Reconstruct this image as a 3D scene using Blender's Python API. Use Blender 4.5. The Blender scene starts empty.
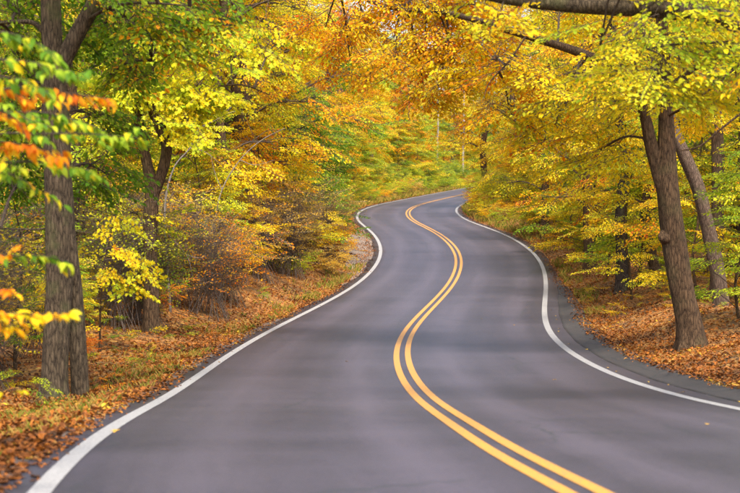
import bpy, math, random
import numpy as np
from mathutils import Vector

scene = bpy.context.scene
COL = scene.collection
R = math.radians

# ------------------------------------------------------------------ camera, sky, sun, exposure
F_PX = 1500.0            # focal length in photo pixels (740 wide)
CAM_Z = 1.60
HORIZON = 240.0
cam_d = bpy.data.cameras.new("camera")
cam_d.sensor_width = 36.0
cam_d.lens = F_PX / 740.0 * 36.0
cam_d.clip_end = 3000
cam_d.dof.use_dof = True
cam_d.dof.focus_distance = 42.0
cam_d.dof.aperture_fstop = 2.6
cam = bpy.data.objects.new("camera", cam_d)
COL.objects.link(cam)
cam.location = (0, 0, CAM_Z)
cam.rotation_euler = (R(90) - (246.5 - HORIZON) / F_PX, 0, 0)
scene.camera = cam

SUN_EL, SUN_AZ = R(58), R(162)      # azimuth clockwise from +Y: high behind the camera, a little to the right, softened by thin cloud
world = bpy.data.worlds.new("World")
scene.world = world
world.use_nodes = True
wn = world.node_tree.nodes
bg = wn["Background"]
sky = wn.new("ShaderNodeTexSky")
sky.sky_type = 'NISHITA'
sky.sun_disc = False
sky.sun_elevation = SUN_EL
sky.sun_rotation = SUN_AZ
sky.air_density = 1.0
sky.dust_density = 4.0
sky.ozone_density = 1.0
world.node_tree.links.new(sky.outputs[0], bg.inputs[0])
bg.inputs[1].default_value = 0.10

sun_d = bpy.data.lights.new("sun", 'SUN')
sun_d.energy = 1.5
sun_d.angle = R(14)
sun_d.color = (1.0, 0.94, 0.84)
sun = bpy.data.objects.new("sun", sun_d)
COL.objects.link(sun)
sun.rotation_euler = Vector((-math.sin(SUN_AZ) * math.cos(SUN_EL), -math.cos(SUN_AZ) * math.cos(SUN_EL), -math.sin(SUN_EL))).to_track_quat('-Z', 'Y').to_euler()

vs = scene.view_settings
vs.view_transform = 'Standard'
vs.look = 'None'
vs.exposure = 2.1
vs.gamma = 1.0
cy = scene.cycles
cy.use_denoising = True
cy.denoising_prefilter = 'NONE'
cy.max_bounces = 10
cy.diffuse_bounces = 5
cy.glossy_bounces = 2
cy.transmission_bounces = 6
cy.sample_clamp_indirect = 4
cy.caustics_reflective = False
cy.caustics_refractive = False

rng = np.random.default_rng(7)

# ------------------------------------------------------------------ helpers
def P(u, v, d):
    """photo pixel + distance along the view axis -> world point"""
    return np.array([(u - 370.0) / F_PX * d, d, (HORIZON - v) / F_PX * d + CAM_Z])

def tag(o, label=None, category=None, group=None, kind=None):
    for k, v in (("label", label), ("category", category), ("group", group), ("kind", kind)):
        if v is not None:
            o[k] = v
    return o

class Geo:
    def __init__(self):
        self.v, self.f, self.m, self.c, self.n = [], [], [], [], 0
    def add(self, v, f, mat=0, c=None):
        v = np.asarray(v, float); f = np.asarray(f, int)
        self.v.append(v); self.f.append(f + self.n)
        self.m.append(np.full(len(f), mat) if np.isscalar(mat) else np.asarray(mat))
        self.c.append(np.zeros((len(v), 2)) if c is None else c)
        self.n += len(v)
    def mesh(self, name, mats, smooth=True, attr=False):
        me = bpy.data.meshes.new(name)
        V = np.concatenate(self.v)
        tot = sum(len(f) for f in self.f)
        ls, idx, mm = [], [], []
        for f, m in zip(self.f, self.m):
            k = f.shape[1]
            idx.append(f.ravel()); ls.append(np.full(len(f), k)); mm.append(m)
        idx = np.concatenate(idx); ls = np.concatenate(ls); mm = np.concatenate(mm)
        me.vertices.add(len(V)); me.vertices.foreach_set("co", V.astype(np.float32).ravel())
        me.loops.add(len(idx)); me.loops.foreach_set("vertex_index", idx.astype(np.int32))
        me.polygons.add(tot)
        me.polygons.foreach_set("loop_start", np.concatenate([[0], np.cumsum(ls)[:-1]]).astype(np.int32))
        me.polygons.foreach_set("material_index", mm.astype(np.int32))
        me.polygons.foreach_set("use_smooth", np.full(tot, smooth))
        if attr:
            a = me.attributes.new("leafvar", 'FLOAT2', 'POINT')
            a.data.foreach_set("vector", np.concatenate(self.c).astype(np.float32).ravel())
        me.update(calc_edges=True)
        for mt in mats:
            me.materials.append(mt)
        return me

def obj(name, me, parent=None, loc=None):
    o = bpy.data.objects.new(name, me)
    COL.objects.link(o)
    if parent is not None:
        o.parent = parent
    if loc is not None:
        o.location = loc
    return o

def unit(a):
    a = np.asarray(a, float)
    return a / np.maximum(np.linalg.norm(a, axis=-1, keepdims=True), 1e-9)

def spline(pts, n):
    """Catmull-Rom through pts (k,m) -> n samples"""
    p = np.asarray(pts, float)
    if len(p) == 2:
        t = np.linspace(0, 1, n)[:, None]
        return p[0] * (1 - t) + p[1] * t
    q = np.vstack([2 * p[0] - p[1], p, 2 * p[-1] - p[-2]])
    t = np.linspace(0, len(p) - 1 - 1e-6, n)
    i = t.astype(int); u = (t - i)[:, None]
    a, b, c, d = q[i], q[i + 1], q[i + 2], q[i + 3]
    return .5 * (2 * b + (c - a) * u + (2 * a - 5 * b + 4 * c - d) * u ** 2 + (3 * b - a - 3 * c + d) * u ** 3)

def tube(path, rad, seg=8, rough=0.0, seed=0, roots=0.0):
    path = np.asarray(path, float); n = len(path)
    rad = np.broadcast_to(rad, (n,)).astype(float)
    t = unit(np.gradient(path, axis=0))
    up = np.array([0.13, 0.31, 0.94]) if abs(t[0, 2]) < .8 else np.array([1., .1, .05])
    a = unit(np.cross(t, np.broadcast_to(up, t.shape)))
    b = np.cross(t, a)
    th = np.linspace(0, 2 * np.pi, seg, endpoint=False)
    rr = rad[:, None] * np.ones(seg)
    if rough:
        s = np.concatenate([[0], np.cumsum(np.linalg.norm(np.diff(path, axis=0), axis=1))])[:, None]
        k = seed * 1.7
        rr = rr * (1 + rough * (np.sin(3 * th + 1.3 * s + k) * .6 + np.sin(5 * th - 2.1 * s + 2 * k) * .4 + np.sin(2 * th + 3.7 * s + 3 * k) * .5)
                   + rough * .5 * np.sin(11 * th + 2.0 * np.sin(3 * s + k)) * np.sin(s * 4 + k))
    if roots:
        hh = np.clip(path[:, 2] - path[0, 2] - .3, 0, None)[:, None]
        rr = rr * (1 + roots * np.exp(-hh / .22) * (.45 + .55 * np.cos(5 * th + seed + .6 * np.sin(2 * th + seed))))
    v = path[:, None, :] + rr[..., None] * (np.cos(th)[None, :, None] * a[:, None, :] + np.sin(th)[None, :, None] * b[:, None, :])
    v = v.reshape(-1, 3)
    i = np.arange(n - 1)[:, None] * seg; j = np.arange(seg)[None, :]; j2 = (j + 1) % seg
    f = np.stack([i + j, i + j2, i + seg + j2, i + seg + j], -1).reshape(-1, 4)
    return v, f

def prisms(p0, p1, r0, r1):
    """many thin three-sided twigs at once"""
    p0 = np.asarray(p0, float); p1 = np.asarray(p1, float); n = len(p0)
    t = unit(p1 - p0)
    up = np.where(np.abs(t[:, 2:3]) < .9, [[0, 0, 1.]], [[1., 0, 0]])
    a = unit(np.cross(t, up)); b = np.cross(t, a)
    v = np.zeros((n, 6, 3))
    for k in range(3):
        w = np.cos(k * 2.0944) * a + np.sin(k * 2.0944) * b
        v[:, k] = p0 + w * np.reshape(r0, (-1, 1)); v[:, 3 + k] = p1 + w * np.reshape(r1, (-1, 1))
    f = np.array([[0, 1, 4, 3], [1, 2, 5, 4], [2, 0, 3, 5]])
    return v.reshape(-1, 3), (np.arange(n)[:, None, None] * 6 + f).reshape(-1, 4)

# ------------------------------------------------------------------ materials
def new_mat(name):
    m = bpy.data.materials.new(name); m.use_nodes = True
    nt = m.node_tree; nt.nodes.clear()
    out = nt.nodes.new("ShaderNodeOutputMaterial")
    return m, nt, out

def N(nt, t, **kw):
    n = nt.nodes.new(t)
    for k, v in kw.items():
        setattr(n, k, v)
    return n

def ramp(nt, fac, stops):
    r = nt.nodes.new("ShaderNodeValToRGB")
    e = r.color_ramp.elements
    while len(e) > 1:
        e.remove(e[-1])
    e[0].position = stops[0][0]; e[0].color = (*stops[0][1], 1)
    for p, c in stops[1:]:
        x = e.new(p); x.color = (*c, 1)
    if fac is not None:
        nt.links.new(fac, r.inputs[0])
    return r

def noise(nt, vec, scale, detail=3, rough=.55):
    n = nt.nodes.new("ShaderNodeTexNoise")
    n.inputs["Scale"].default_value = scale; n.inputs["Detail"].default_value = detail
    n.inputs["Roughness"].default_value = rough
    if vec is not None:
        nt.links.new(vec, n.inputs["Vector"])
    return n

def math_n(nt, op, a, b=None):
    m = nt.nodes.new("ShaderNodeMath"); m.operation = op
    for i, x in enumerate((a, b)):
        if x is None:
            continue
        if isinstance(x, (int, float)):
            m.inputs[i].default_value = x
        else:
            nt.links.new(x, m.inputs[i])
    return m.outputs[0]

DG, GR, LM = (.05, .12, .01), (.12, .26, .015), (.40, .52, .03)
YL, GD, OR, RD = (.86, .64, .012), (.86, .48, .010), (.82, .28, .010), (.68, .13, .012)
TN, BR = (.52, .38, .12), (.30, .16, .05)

def leaf_mat(name, stops, trans=.48):
    m, nt, out = new_mat(name)
    at = N(nt, "ShaderNodeAttribute", attribute_name="leafvar")
    sp = N(nt, "ShaderNodeSeparateXYZ"); nt.links.new(at.outputs["Vector"], sp.inputs[0])
    oi = N(nt, "ShaderNodeObjectInfo")
    k = math_n(nt, 'ADD', math_n(nt, 'MULTIPLY', sp.outputs[0], .62), math_n(nt, 'MULTIPLY', sp.outputs[1], .38))
    k = math_n(nt, 'ADD', k, math_n(nt, 'MULTIPLY', math_n(nt, 'SUBTRACT', oi.outputs["Random"], .5), .22))
    rp = ramp(nt, k, stops)
    geo = N(nt, "ShaderNodeNewGeometry")
    nz = noise(nt, geo.outputs["Position"], 22, 2)
    hs = N(nt, "ShaderNodeHueSaturation")
    nt.links.new(rp.outputs[0], hs.inputs["Color"])
    nt.links.new(math_n(nt, 'ADD', math_n(nt, 'MULTIPLY', nz.outputs[0], .7), .65), hs.inputs["Value"])
    pb = N(nt, "ShaderNodeBsdfPrincipled")
    pb.inputs["Roughness"].default_value = .5
    pb.inputs["Specular IOR Level"].default_value = .12
    nt.links.new(hs.outputs[0], pb.inputs["Base Color"])
    tr = N(nt, "ShaderNodeBsdfTranslucent"); nt.links.new(hs.outputs[0], tr.inputs[0])
    mx = N(nt, "ShaderNodeMixShader"); mx.inputs[0].default_value = trans
    nt.links.new(pb.outputs[0], mx.inputs[1]); nt.links.new(tr.outputs[0], mx.inputs[2])
    nt.links.new(mx.outputs[0], out.inputs[0])
    return m

LEAF = {
    'green':  leaf_mat("leaf_green",  [(.05, DG), (.32, GR), (.58, (.24, .36, .015)), (.74, LM), (.86, YL), (.97, OR)]),
    'lime':   leaf_mat("leaf_lime",   [(.05, GR), (.3, (.28, .44, .02)), (.6, (.58, .62, .025)), (.95, YL)]),
    'yellow': leaf_mat("leaf_yellow", [(.05, (.32, .44, .02)), (.28, (.64, .62, .025)), (.52, YL), (.74, GD), (.88, OR), (1, RD)]),
    'gold':   leaf_mat("leaf_gold",   [(.05, (.6, .6, .02)), (.32, YL), (.68, GD), (.92, OR), (1, RD)]),
    'orange': leaf_mat("leaf_orange", [(.05, YL), (.3, GD), (.6, OR), (.95, RD)]),
    'rust':   leaf_mat("leaf_rust",   [(.05, BR), (.28, TN), (.48, (.70, .50, .08)), (.7, (.72, .38, .05)), (1, YL)]),
}

def bark_mat(name, dark, light, scale=1.0, moss=0.15):
    m, nt, out = new_mat(name)
    tc = N(nt, "ShaderNodeTexCoord")
    mp = N(nt, "ShaderNodeMapping"); mp.inputs["Scale"].default_value = (1, 1, .19)
    nt.links.new(tc.outputs["Object"], mp.inputs[0])
    nz = noise(nt, mp.outputs[0], 26 * scale, 6, .75)
    vo = N(nt, "ShaderNodeTexVoronoi", feature='DISTANCE_TO_EDGE'); vo.inputs["Scale"].default_value = 24 * scale
    ws = N(nt, "ShaderNodeVectorMath", operation='ADD')
    nt.links.new(mp.outputs[0], ws.inputs[0])
    sc = N(nt, "ShaderNodeVectorMath", operation='SCALE'); sc.inputs["Scale"].default_value = .06
    nt.links.new(nz.outputs["Color"], sc.inputs[0]); nt.links.new(sc.outputs[0], ws.inputs[1])
    nt.links.new(ws.outputs[0], vo.inputs["Vector"])
    h = math_n(nt, 'ADD', math_n(nt, 'MULTIPLY', math_n(nt, 'MINIMUM', math_n(nt, 'MULTIPLY', vo.outputs["Distance"], 2.6), 1.0), .6), .4)
    k = math_n(nt, 'MULTIPLY', h, math_n(nt, 'ADD', nz.outputs[0], .35))
    cr = ramp(nt, k, [(.30, dark), (.46, tuple(a * .45 + b * .55 for a, b in zip(dark, light))), (.8, light)])
    big = noise(nt, tc.outputs["Object"], 2.2, 4)
    mf = ramp(nt, big.outputs[0], [(.52, (0, 0, 0)), (.68, (1, 1, 1))])
    mix = N(nt, "ShaderNodeMixRGB"); mix.inputs[2].default_value = (.13, .14, .05, 1)
    nt.links.new(math_n(nt, 'MULTIPLY', mf.outputs[0], moss), mix.inputs[0]); nt.links.new(cr.outputs[0], mix.inputs[1])
    pb = N(nt, "ShaderNodeBsdfPrincipled"); pb.inputs["Roughness"].default_value = .85
    pb.inputs["Specular IOR Level"].default_value = .2
    nt.links.new(mix.outputs[0], pb.inputs["Base Color"])
    bp = N(nt, "ShaderNodeBump"); bp.inputs["Strength"].default_value = 1.0; bp.inputs["Distance"].default_value = .035
    nt.links.new(k, bp.inputs["Height"]); nt.links.new(bp.outputs[0], pb.inputs["Normal"])
    nt.links.new(pb.outputs[0], out.inputs[0])
    return m

BARK = bark_mat("bark_oak", (.010, .0058, .0033), (.155, .094, .05))
BARK_P = bark_mat("bark_pale", (.03, .019, .013), (.20, .135, .095), 1.2, .25)
BARK_M = bark_mat("bark_mossy", (.010, .007, .0045), (.155, .112, .068), 1.0, .5)
BARK_D = bark_mat("bark_dark", (.015, .011, .009), (.085, .062, .05), 1.0, .3)
TWIG = bark_mat("twig", (.07, .05, .035), (.20, .145, .105), 2.0, .0)
TWIG_B = bark_mat("twig_brush", (.13, .095, .075), (.30, .235, .19), 2.0, .0)
TWIG_P = bark_mat("twig_pale", (.22, .18, .15), (.48, .42, .36), 2.0, .0)

# ------------------------------------------------------------------ the road's line (fitted from its painted lines)
KN = np.array([[1.31, 9.35, -1.56], [1.2, 10.36, -1.6], [1.07, 11.77, -1.66], [0.91, 14.24, -1.77], [0.72, 18.89, -2.01], [0.63, 29.43, -2.23],
    [0.98, 36.44, -2.18], [1.91, 45.36, -1.94], [3.18, 56.1, -1.37], [3.77, 64.28, -0.71], [3.54, 76.56, 0.27], [2.64, 91.43, 1.19],
    [2.67, 104.47, 1.98], [6.07, 133.46, 3.56], [12.03, 166.34, 5.43], [16.75, 189.91, 6.79], [19.07, 201.14, 7.44]])
def nat(t, y, tt):
    n = len(t); h = np.diff(t); A = np.zeros((n, n)); b = np.zeros((n, y.shape[1])); A[0, 0] = A[-1, -1] = 1
    for i in range(1, n - 1):
        A[i, i - 1] = h[i - 1]; A[i, i] = 2 * (h[i - 1] + h[i]); A[i, i + 1] = h[i]
        b[i] = 6 * ((y[i + 1] - y[i]) / h[i] - (y[i] - y[i - 1]) / h[i - 1])
    M = np.linalg.solve(A, b); i = np.clip(np.searchsorted(t, tt) - 1, 0, n - 2)
    hh = h[i][:, None]; a = (t[i + 1] - tt)[:, None]; c = (tt - t[i])[:, None]
    return M[i] * a ** 3 / (6 * hh) + M[i + 1] * c ** 3 / (6 * hh) + (y[i] / hh - M[i] * hh / 6) * a + (y[i + 1] / hh - M[i + 1] * hh / 6) * c
_T = np.concatenate([[0], np.cumsum(np.linalg.norm(np.diff(KN, axis=0), axis=1))])
mid = nat(_T, KN, np.arange(0, _T[-1], .4))
d0 = unit(mid[1] - mid[0]); back = [mid[0]]
hd = math.atan2(d0[0], d0[1]); sl = d0[2]
for k in range(90):                       # behind the camera
    hd += .0012; sl *= .97
    back.append(back[-1] - .4 * np.array([math.sin(hd), math.cos(hd), sl]))
d1 = unit(mid[-1] - mid[-2]); hd = math.atan2(d1[0], d1[1]); sl = d1[2]; fwd = [mid[-1]]
for k in range(330):                      # round the far bend, out of sight
    hd += .0042 if k < 240 else 0; sl *= .992
    fwd.append(fwd[-1] + .4 * np.array([math.sin(hd), math.cos(hd), sl]))
CL = np.vstack([np.array(back[1:])[::-1], mid, np.array(fwd[1:])])
CL[:, 2] += CAM_Z
for k in range(3):
    CL[1:-1] = (CL[:-2] + 2 * CL[1:-1] + CL[2:]) / 4
_h = unit(np.gradient(CL, axis=0)[:, :2])
NR = np.stack([_h[:, 1], -_h[:, 0]], 1)                 # to the right-hand side of the road
SS = np.concatenate([[0], np.cumsum(np.linalg.norm(np.diff(CL[:, :2], axis=0), axis=1))])
W = 3.35

def near(x, y):
    """signed offset from the centre line (right positive), road height, centre-line index"""
    x = np.asarray(x, float).ravel(); y = np.asarray(y, float).ravel()
    C4 = CL[::3]; off = np.zeros(len(x)); zz = np.zeros(len(x)); ii = np.zeros(len(x), int)
    for a in range(0, len(x), 20000):
        sl_ = slice(a, a + 20000)
        d2 = (x[sl_, None] - C4[None, :, 0]) ** 2 + (y[sl_, None] - C4[None, :, 1]) ** 2
        i = d2.argmin(1) * 3
        for st in (-2, -1, 1, 2):
            j = np.clip(i + st, 0, len(CL) - 1)
            i = np.where((x[sl_] - CL[j, 0]) ** 2 + (y[sl_] - CL[j, 1]) ** 2 < (x[sl_] - CL[i, 0]) ** 2 + (y[sl_] - CL[i, 1]) ** 2, j, i)
        dx, dy = x[sl_] - CL[i, 0], y[sl_] - CL[i, 1]
        o = dx * NR[i, 0] + dy * NR[i, 1]
        dist = np.sqrt(dx * dx + dy * dy)
        off[sl_] = np.where(np.abs(o) > .6 * dist, np.sign(o) * dist, np.sign(o + 1e-9) * dist); zz[sl_] = CL[i, 2]; ii[sl_] = i
    return off, zz, ii

def sm(a, b, x):
    t = np.clip((x - a) / (b - a), 0, 1); return t * t * (3 - 2 * t)

def edge_r(y):     # asphalt half width on the right-hand side, with the old berm strip
    return 3.75 + .66 * sm(60, 42, y) + .025 * np.sin(y * .9) + .02 * np.sin(y * 2.3 + 1)
def edge_l(y):
    return 3.72 + .05 * np.sin(y * .7 + 2) + .035 * np.sin(y * 2.9)

def ground_z(x, y):
    x = np.asarray(x, float); shp = x.shape
    off, zr, ii = near(x, y)
    yy = CL[ii, 1]
    e = np.where(off > 0, edge_r(yy), edge_l(yy))
    q = np.abs(off) - e
    z = np.zeros_like(q)
    # rise away from the road
    rise_r = .42 * sm(0.0, 2.2, q) + .10 * np.clip(q - 1.5, 0, 60)
    rise_l = np.where(True, (.42 + .45 * np.exp(-((yy - 47) / 9) ** 2) - .3 * sm(60, 68, yy) * sm(100, 90, yy)) * sm(.3, 3.0, q) * sm(24, 44, yy) - .16 * sm(0, 1.2, q) * sm(34, 22, yy) + .07 * np.clip(q - 1.5, 0, 60), 0)
    z = np.where(off > 0, rise_r, rise_l)
    xf = x.ravel(); yf = np.asarray(y, float).ravel()
    und = .10 * np.sin(xf * .9 + .4 * yf) + .08 * np.sin(yf * 1.1 - .5 * xf + 1) + .05 * np.sin(2.3 * xf + 1.7 * yf) + .03 * np.sin(4.1 * yf - 3.2 * xf)
    z = z + und * sm(.1, 2.5, q) - .012
    z = np.where(q < 0, -.012 - .08 * sm(0, -.35, q), z)
    return (z + zr).reshape(shp)

def gz(x, y):
    return float(ground_z(np.array([x]), np.array([y]))[0])

# ------------------------------------------------------------------ ground and road materials
def ground_mat():
    m, nt, out = new_mat("forest_floor")
    geo = N(nt, "ShaderNodeNewGeometry")
    vo = N(nt, "ShaderNodeTexVoronoi"); vo.inputs["Scale"].default_value = 13; vo.inputs["Randomness"].default_value = 1
    wz = noise(nt, geo.outputs["Position"], 9, 2)
    ad = N(nt, "ShaderNodeVectorMath", operation='ADD'); sc = N(nt, "ShaderNodeVectorMath", operation='SCALE'); sc.inputs["Scale"].default_value = .09
    nt.links.new(wz.outputs["Color"], sc.inputs[0]); nt.links.new(geo.outputs["Position"], ad.inputs[0]); nt.links.new(sc.outputs[0], ad.inputs[1])
    nt.links.new(ad.outputs[0], vo.inputs["Vector"])
    sp = N(nt, "ShaderNodeSeparateXYZ"); nt.links.new(vo.outputs["Color"], sp.inputs[0])
    lf = ramp(nt, sp.outputs[0], [(0, (.055, .03, .015)), (.25, (.16, .075, .025)), (.5, (.30, .13, .035)), (.72, (.42, .20, .05)), (.9, (.34, .10, .02)), (1, (.5, .3, .06))])
    soil = ramp(nt, noise(nt, geo.outputs["Position"], 1.1, 5).outputs[0], [(.42, (0, 0, 0)), (.62, (1, 1, 1))])
    mx = N(nt, "ShaderNodeMixRGB"); mx.inputs[2].default_value = (.085, .06, .03, 1)
    nt.links.new(math_n(nt, 'MULTIPLY', soil.outputs[0], .55), mx.inputs[0]); nt.links.new(lf.outputs[0], mx.inputs[1])
    pb = N(nt, "ShaderNodeBsdfPrincipled"); pb.inputs["Roughness"].default_value = .8; pb.inputs["Specular IOR Level"].default_value = .25
    nt.links.new(mx.outputs[0], pb.inputs["Base Color"])
    bp = N(nt, "ShaderNodeBump"); bp.inputs["Strength"].default_value = 1; bp.inputs["Distance"].default_value = .05
    nt.links.new(math_n(nt, 'ADD', sp.outputs[1], vo.outputs["Distance"]), bp.inputs["Height"]); nt.links.new(bp.outputs[0], pb.inputs["Normal"])
    nt.links.new(pb.outputs[0], out.inputs[0])
    return m

def asphalt_mat(name, c0, c1, old=False):
    m, nt, out = new_mat(name)
    geo = N(nt, "ShaderNodeNewGeometry"); uv = N(nt, "ShaderNodeUVMap")
    big = noise(nt, geo.outputs["Position"], .35, 4)
    mp = N(nt, "ShaderNodeMapping"); mp.inputs["Scale"].default_value = (1.3, .05, 1); nt.links.new(uv.outputs[0], mp.inputs[0])
    streak = noise(nt, mp.outputs[0], 1.6, 4)                       # wear that runs along the lanes
    mp2 = N(nt, "ShaderNodeMapping"); mp2.inputs["Scale"].default_value = (.12, 1.1, 1); nt.links.new(uv.outputs[0], mp2.inputs[0])
    cross = noise(nt, mp2.outputs[0], 1.0, 3)
    fine = noise(nt, geo.outputs["Position"], 70, 2, .7)
    k = math_n(nt, 'ADD', math_n(nt, 'MULTIPLY', big.outputs[0], .4), math_n(nt, 'MULTIPLY', streak.outputs[0], .3))
    k = math_n(nt, 'ADD', k, math_n(nt, 'MULTIPLY', cross.outputs[0], .2))
    k = math_n(nt, 'ADD', k, math_n(nt, 'MULTIPLY', math_n(nt, 'SUBTRACT', fine.outputs[0], .5), .8))
    sx = N(nt, "ShaderNodeSeparateXYZ"); nt.links.new(uv.outputs[0], sx.inputs[0])
    tr = math_n(nt, 'ABSOLUTE', math_n(nt, 'SUBTRACT', math_n(nt, 'ABSOLUTE', math_n(nt, 'SUBTRACT', math_n(nt, 'ABSOLUTE', sx.outputs[0]), 1.65)), .82))
    tr = math_n(nt, 'MAXIMUM', math_n(nt, 'SUBTRACT', 1.0, math_n(nt, 'MULTIPLY', tr, 2.0)), 0.0)       # polished wheel paths
    tr = math_n(nt, 'MULTIPLY', tr, math_n(nt, 'MULTIPLY', streak.outputs[0], .34 if not old else 0.0))
    grit = noise(nt, geo.outputs["Position"], 16, 3, .7)
    k = math_n(nt, 'ADD', math_n(nt, 'ADD', k, tr), math_n(nt, 'MULTIPLY', math_n(nt, 'SUBTRACT', grit.outputs[0], .5), .35))
    cr = ramp(nt, k, [(.28, c0), (.68, c1)])
    col = cr.outputs[0]
    # hairline cracks
    mp3 = N(nt, "ShaderNodeMapping"); mp3.inputs["Scale"].default_value = (.35, .16, 1) if not old else (1.2, 1.0, 1); nt.links.new(uv.outputs[0], mp3.inputs[0])
    wob = noise(nt, uv.outputs[0], 2.5, 4)
    ad = N(nt, "ShaderNodeVectorMath", operation='ADD'); sc = N(nt, "ShaderNodeVectorMath", operation='SCALE'); sc.inputs["Scale"].default_value = .12
    nt.links.new(wob.outputs["Color"], sc.inputs[0]); nt.links.new(mp3.outputs[0], ad.inputs[0]); nt.links.new(sc.outputs[0], ad.inputs[1])
    vo = N(nt, "ShaderNodeTexVoronoi", feature='DISTANCE_TO_EDGE'); vo.inputs["Scale"].default_value = 1.0; nt.links.new(ad.outputs[0], vo.inputs["Vector"])
    ck = ramp(nt, vo.outputs["Distance"], [(.0, (1, 1, 1)), (.010 if not old else .03, (0, 0, 0))])
    keep = ramp(nt, noise(nt, geo.outputs["Position"], .2, 2).outputs[0], [(.46, (0, 0, 0)), (.56, (1, 1, 1))])
    mx = N(nt, "ShaderNodeMixRGB"); mx.inputs[2].default_value = (.012, .018, .018, 1)
    nt.links.new(math_n(nt, 'MULTIPLY', math_n(nt, 'MULTIPLY', ck.outputs[0], keep.outputs[0] if not old else 1.0), .7), mx.inputs[0]); nt.links.new(col, mx.inputs[1])
    pb = N(nt, "ShaderNodeBsdfPrincipled")
    nt.links.new(mx.outputs[0], pb.inputs["Base Color"])
    pb.inputs["Roughness"].default_value = .48 if not old else .75
    pb.inputs["Specular IOR Level"].default_value = .62 if not old else .4
    bp = N(nt, "ShaderNodeBump"); bp.inputs["Strength"].default_value = .35; bp.inputs["Distance"].default_value = .006
    nt.links.new(fine.outputs[0], bp.inputs["Height"]); nt.links.new(bp.outputs[0], pb.inputs["Normal"])
    nt.links.new(pb.outputs[0], out.inputs[0])
    return m

def paint_mat(name, c, worn):
    m, nt, out = new_mat(name)
    geo = N(nt, "ShaderNodeNewGeometry")
    w1 = ramp(nt, noise(nt, geo.outputs["Position"], 45, 4, .7).outputs[0], [(.47, (0, 0, 0)), (.62, (1, 1, 1))])
    w2 = noise(nt, geo.outputs["Position"], 1.5, 3)
    mx = N(nt, "ShaderNodeMixRGB"); mx.inputs[1].default_value = (*c, 1); mx.inputs[2].default_value = (.10, .095, .10, 1)
    k = math_n(nt, 'ADD', math_n(nt, 'MULTIPLY', w1.outputs[0], worn), math_n(nt, 'MULTIPLY', math_n(nt, 'SUBTRACT', w2.outputs[0], .4), .25))
    nt.links.new(k, mx.inputs[0])
    pb = N(nt, "ShaderNodeBsdfPrincipled"); pb.inputs["Roughness"].default_value = .5
    nt.links.new(mx.outputs[0], pb.inputs["Base Color"]); nt.links.new(pb.outputs[0], out.inputs[0])
    return m

def gravel_mat(name, dk):
    m, nt, out = new_mat(name)
    geo = N(nt, "ShaderNodeNewGeometry")
    vo = N(nt, "ShaderNodeTexVoronoi"); vo.inputs["Scale"].default_value = 22; nt.links.new(geo.outputs["Position"], vo.inputs["Vector"])
    sp = N(nt, "ShaderNodeSeparateXYZ"); nt.links.new(vo.outputs["Color"], sp.inputs[0])
    k = math_n(nt, 'ADD', math_n(nt, 'MULTIPLY', sp.outputs[0], .5), math_n(nt, 'MULTIPLY', noise(nt, geo.outputs["Position"], 2, 4).outputs[0], .6))
    cr = ramp(nt, k, [(.2, (.08 * dk, .055 * dk, .042 * dk)), (.5, (.17 * dk, .125 * dk, .095 * dk)), (.85, (.27 * dk, .20 * dk, .155 * dk))])
    pb = N(nt, "ShaderNodeBsdfPrincipled"); pb.inputs["Roughness"].default_value = .85
    nt.links.new(cr.outputs[0], pb.inputs["Base Color"])
    bp = N(nt, "ShaderNodeBump"); bp.inputs["Strength"].default_value = .8; bp.inputs["Distance"].default_value = .03
    nt.links.new(k, bp.inputs["Height"]); nt.links.new(bp.outputs[0], pb.inputs["Normal"])
    nt.links.new(pb.outputs[0], out.inputs[0])
    return m

MGROUND = ground_mat()
MASPH = asphalt_mat("asphalt", (.015, .0115, .0175), (.062, .0505, .067))
MBERM = asphalt_mat("old_asphalt", (.02, .017, .016), (.06, .05, .044), True)
MYEL = paint_mat("paint_yellow", (.56, .25, .016), .65)
MWHT = paint_mat("paint_white", (.33, .32, .31), .65)
MGRAV = gravel_mat("worn_gravel", 1.0)
MSAND = gravel_mat("sandy_dirt", .5)

# ------------------------------------------------------------------ ground, road, markings
def axis(parts):
    o = []
    for a, b, st in parts:
        o.append(np.arange(a, b, st))
    return np.concatenate(o)
gx = axis([(-1500, -300, 400), (-300, -110, 60), (-110, -40, 5), (-40, -12, 1.4), (-12, 30, .3), (30, 60, 1.5), (60, 130, 6), (130, 300, 60), (300, 1501, 400)])
gy = axis([(-400, -40, 90), (-40, 5, 1.5), (5, 70, .4), (70, 215, .65), (215, 330, 4), (330, 600, 60), (600, 1801, 400)])
GX, GY = np.meshgrid(gx, gy)
GZ = ground_z(GX, GY)
far = np.maximum(np.maximum(np.abs(GX) - 120, GY - 330), -40 - GY)
GZ = GZ * 1.0 + 0 * far
GZ = np.where(far > 0, np.minimum(GZ, 22), GZ)
ny, nx = GX.shape
i = np.arange(ny - 1)[:, None] * nx + np.arange(nx - 1)[None, :]
g = Geo(); g.add(np.stack([GX, GY, GZ], -1).reshape(-1, 3), np.stack([i, i + 1, i + nx + 1, i + nx], -1).reshape(-1, 4))
tag(obj("ground", g.mesh("ground", [MGROUND])), kind="structure")

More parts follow.
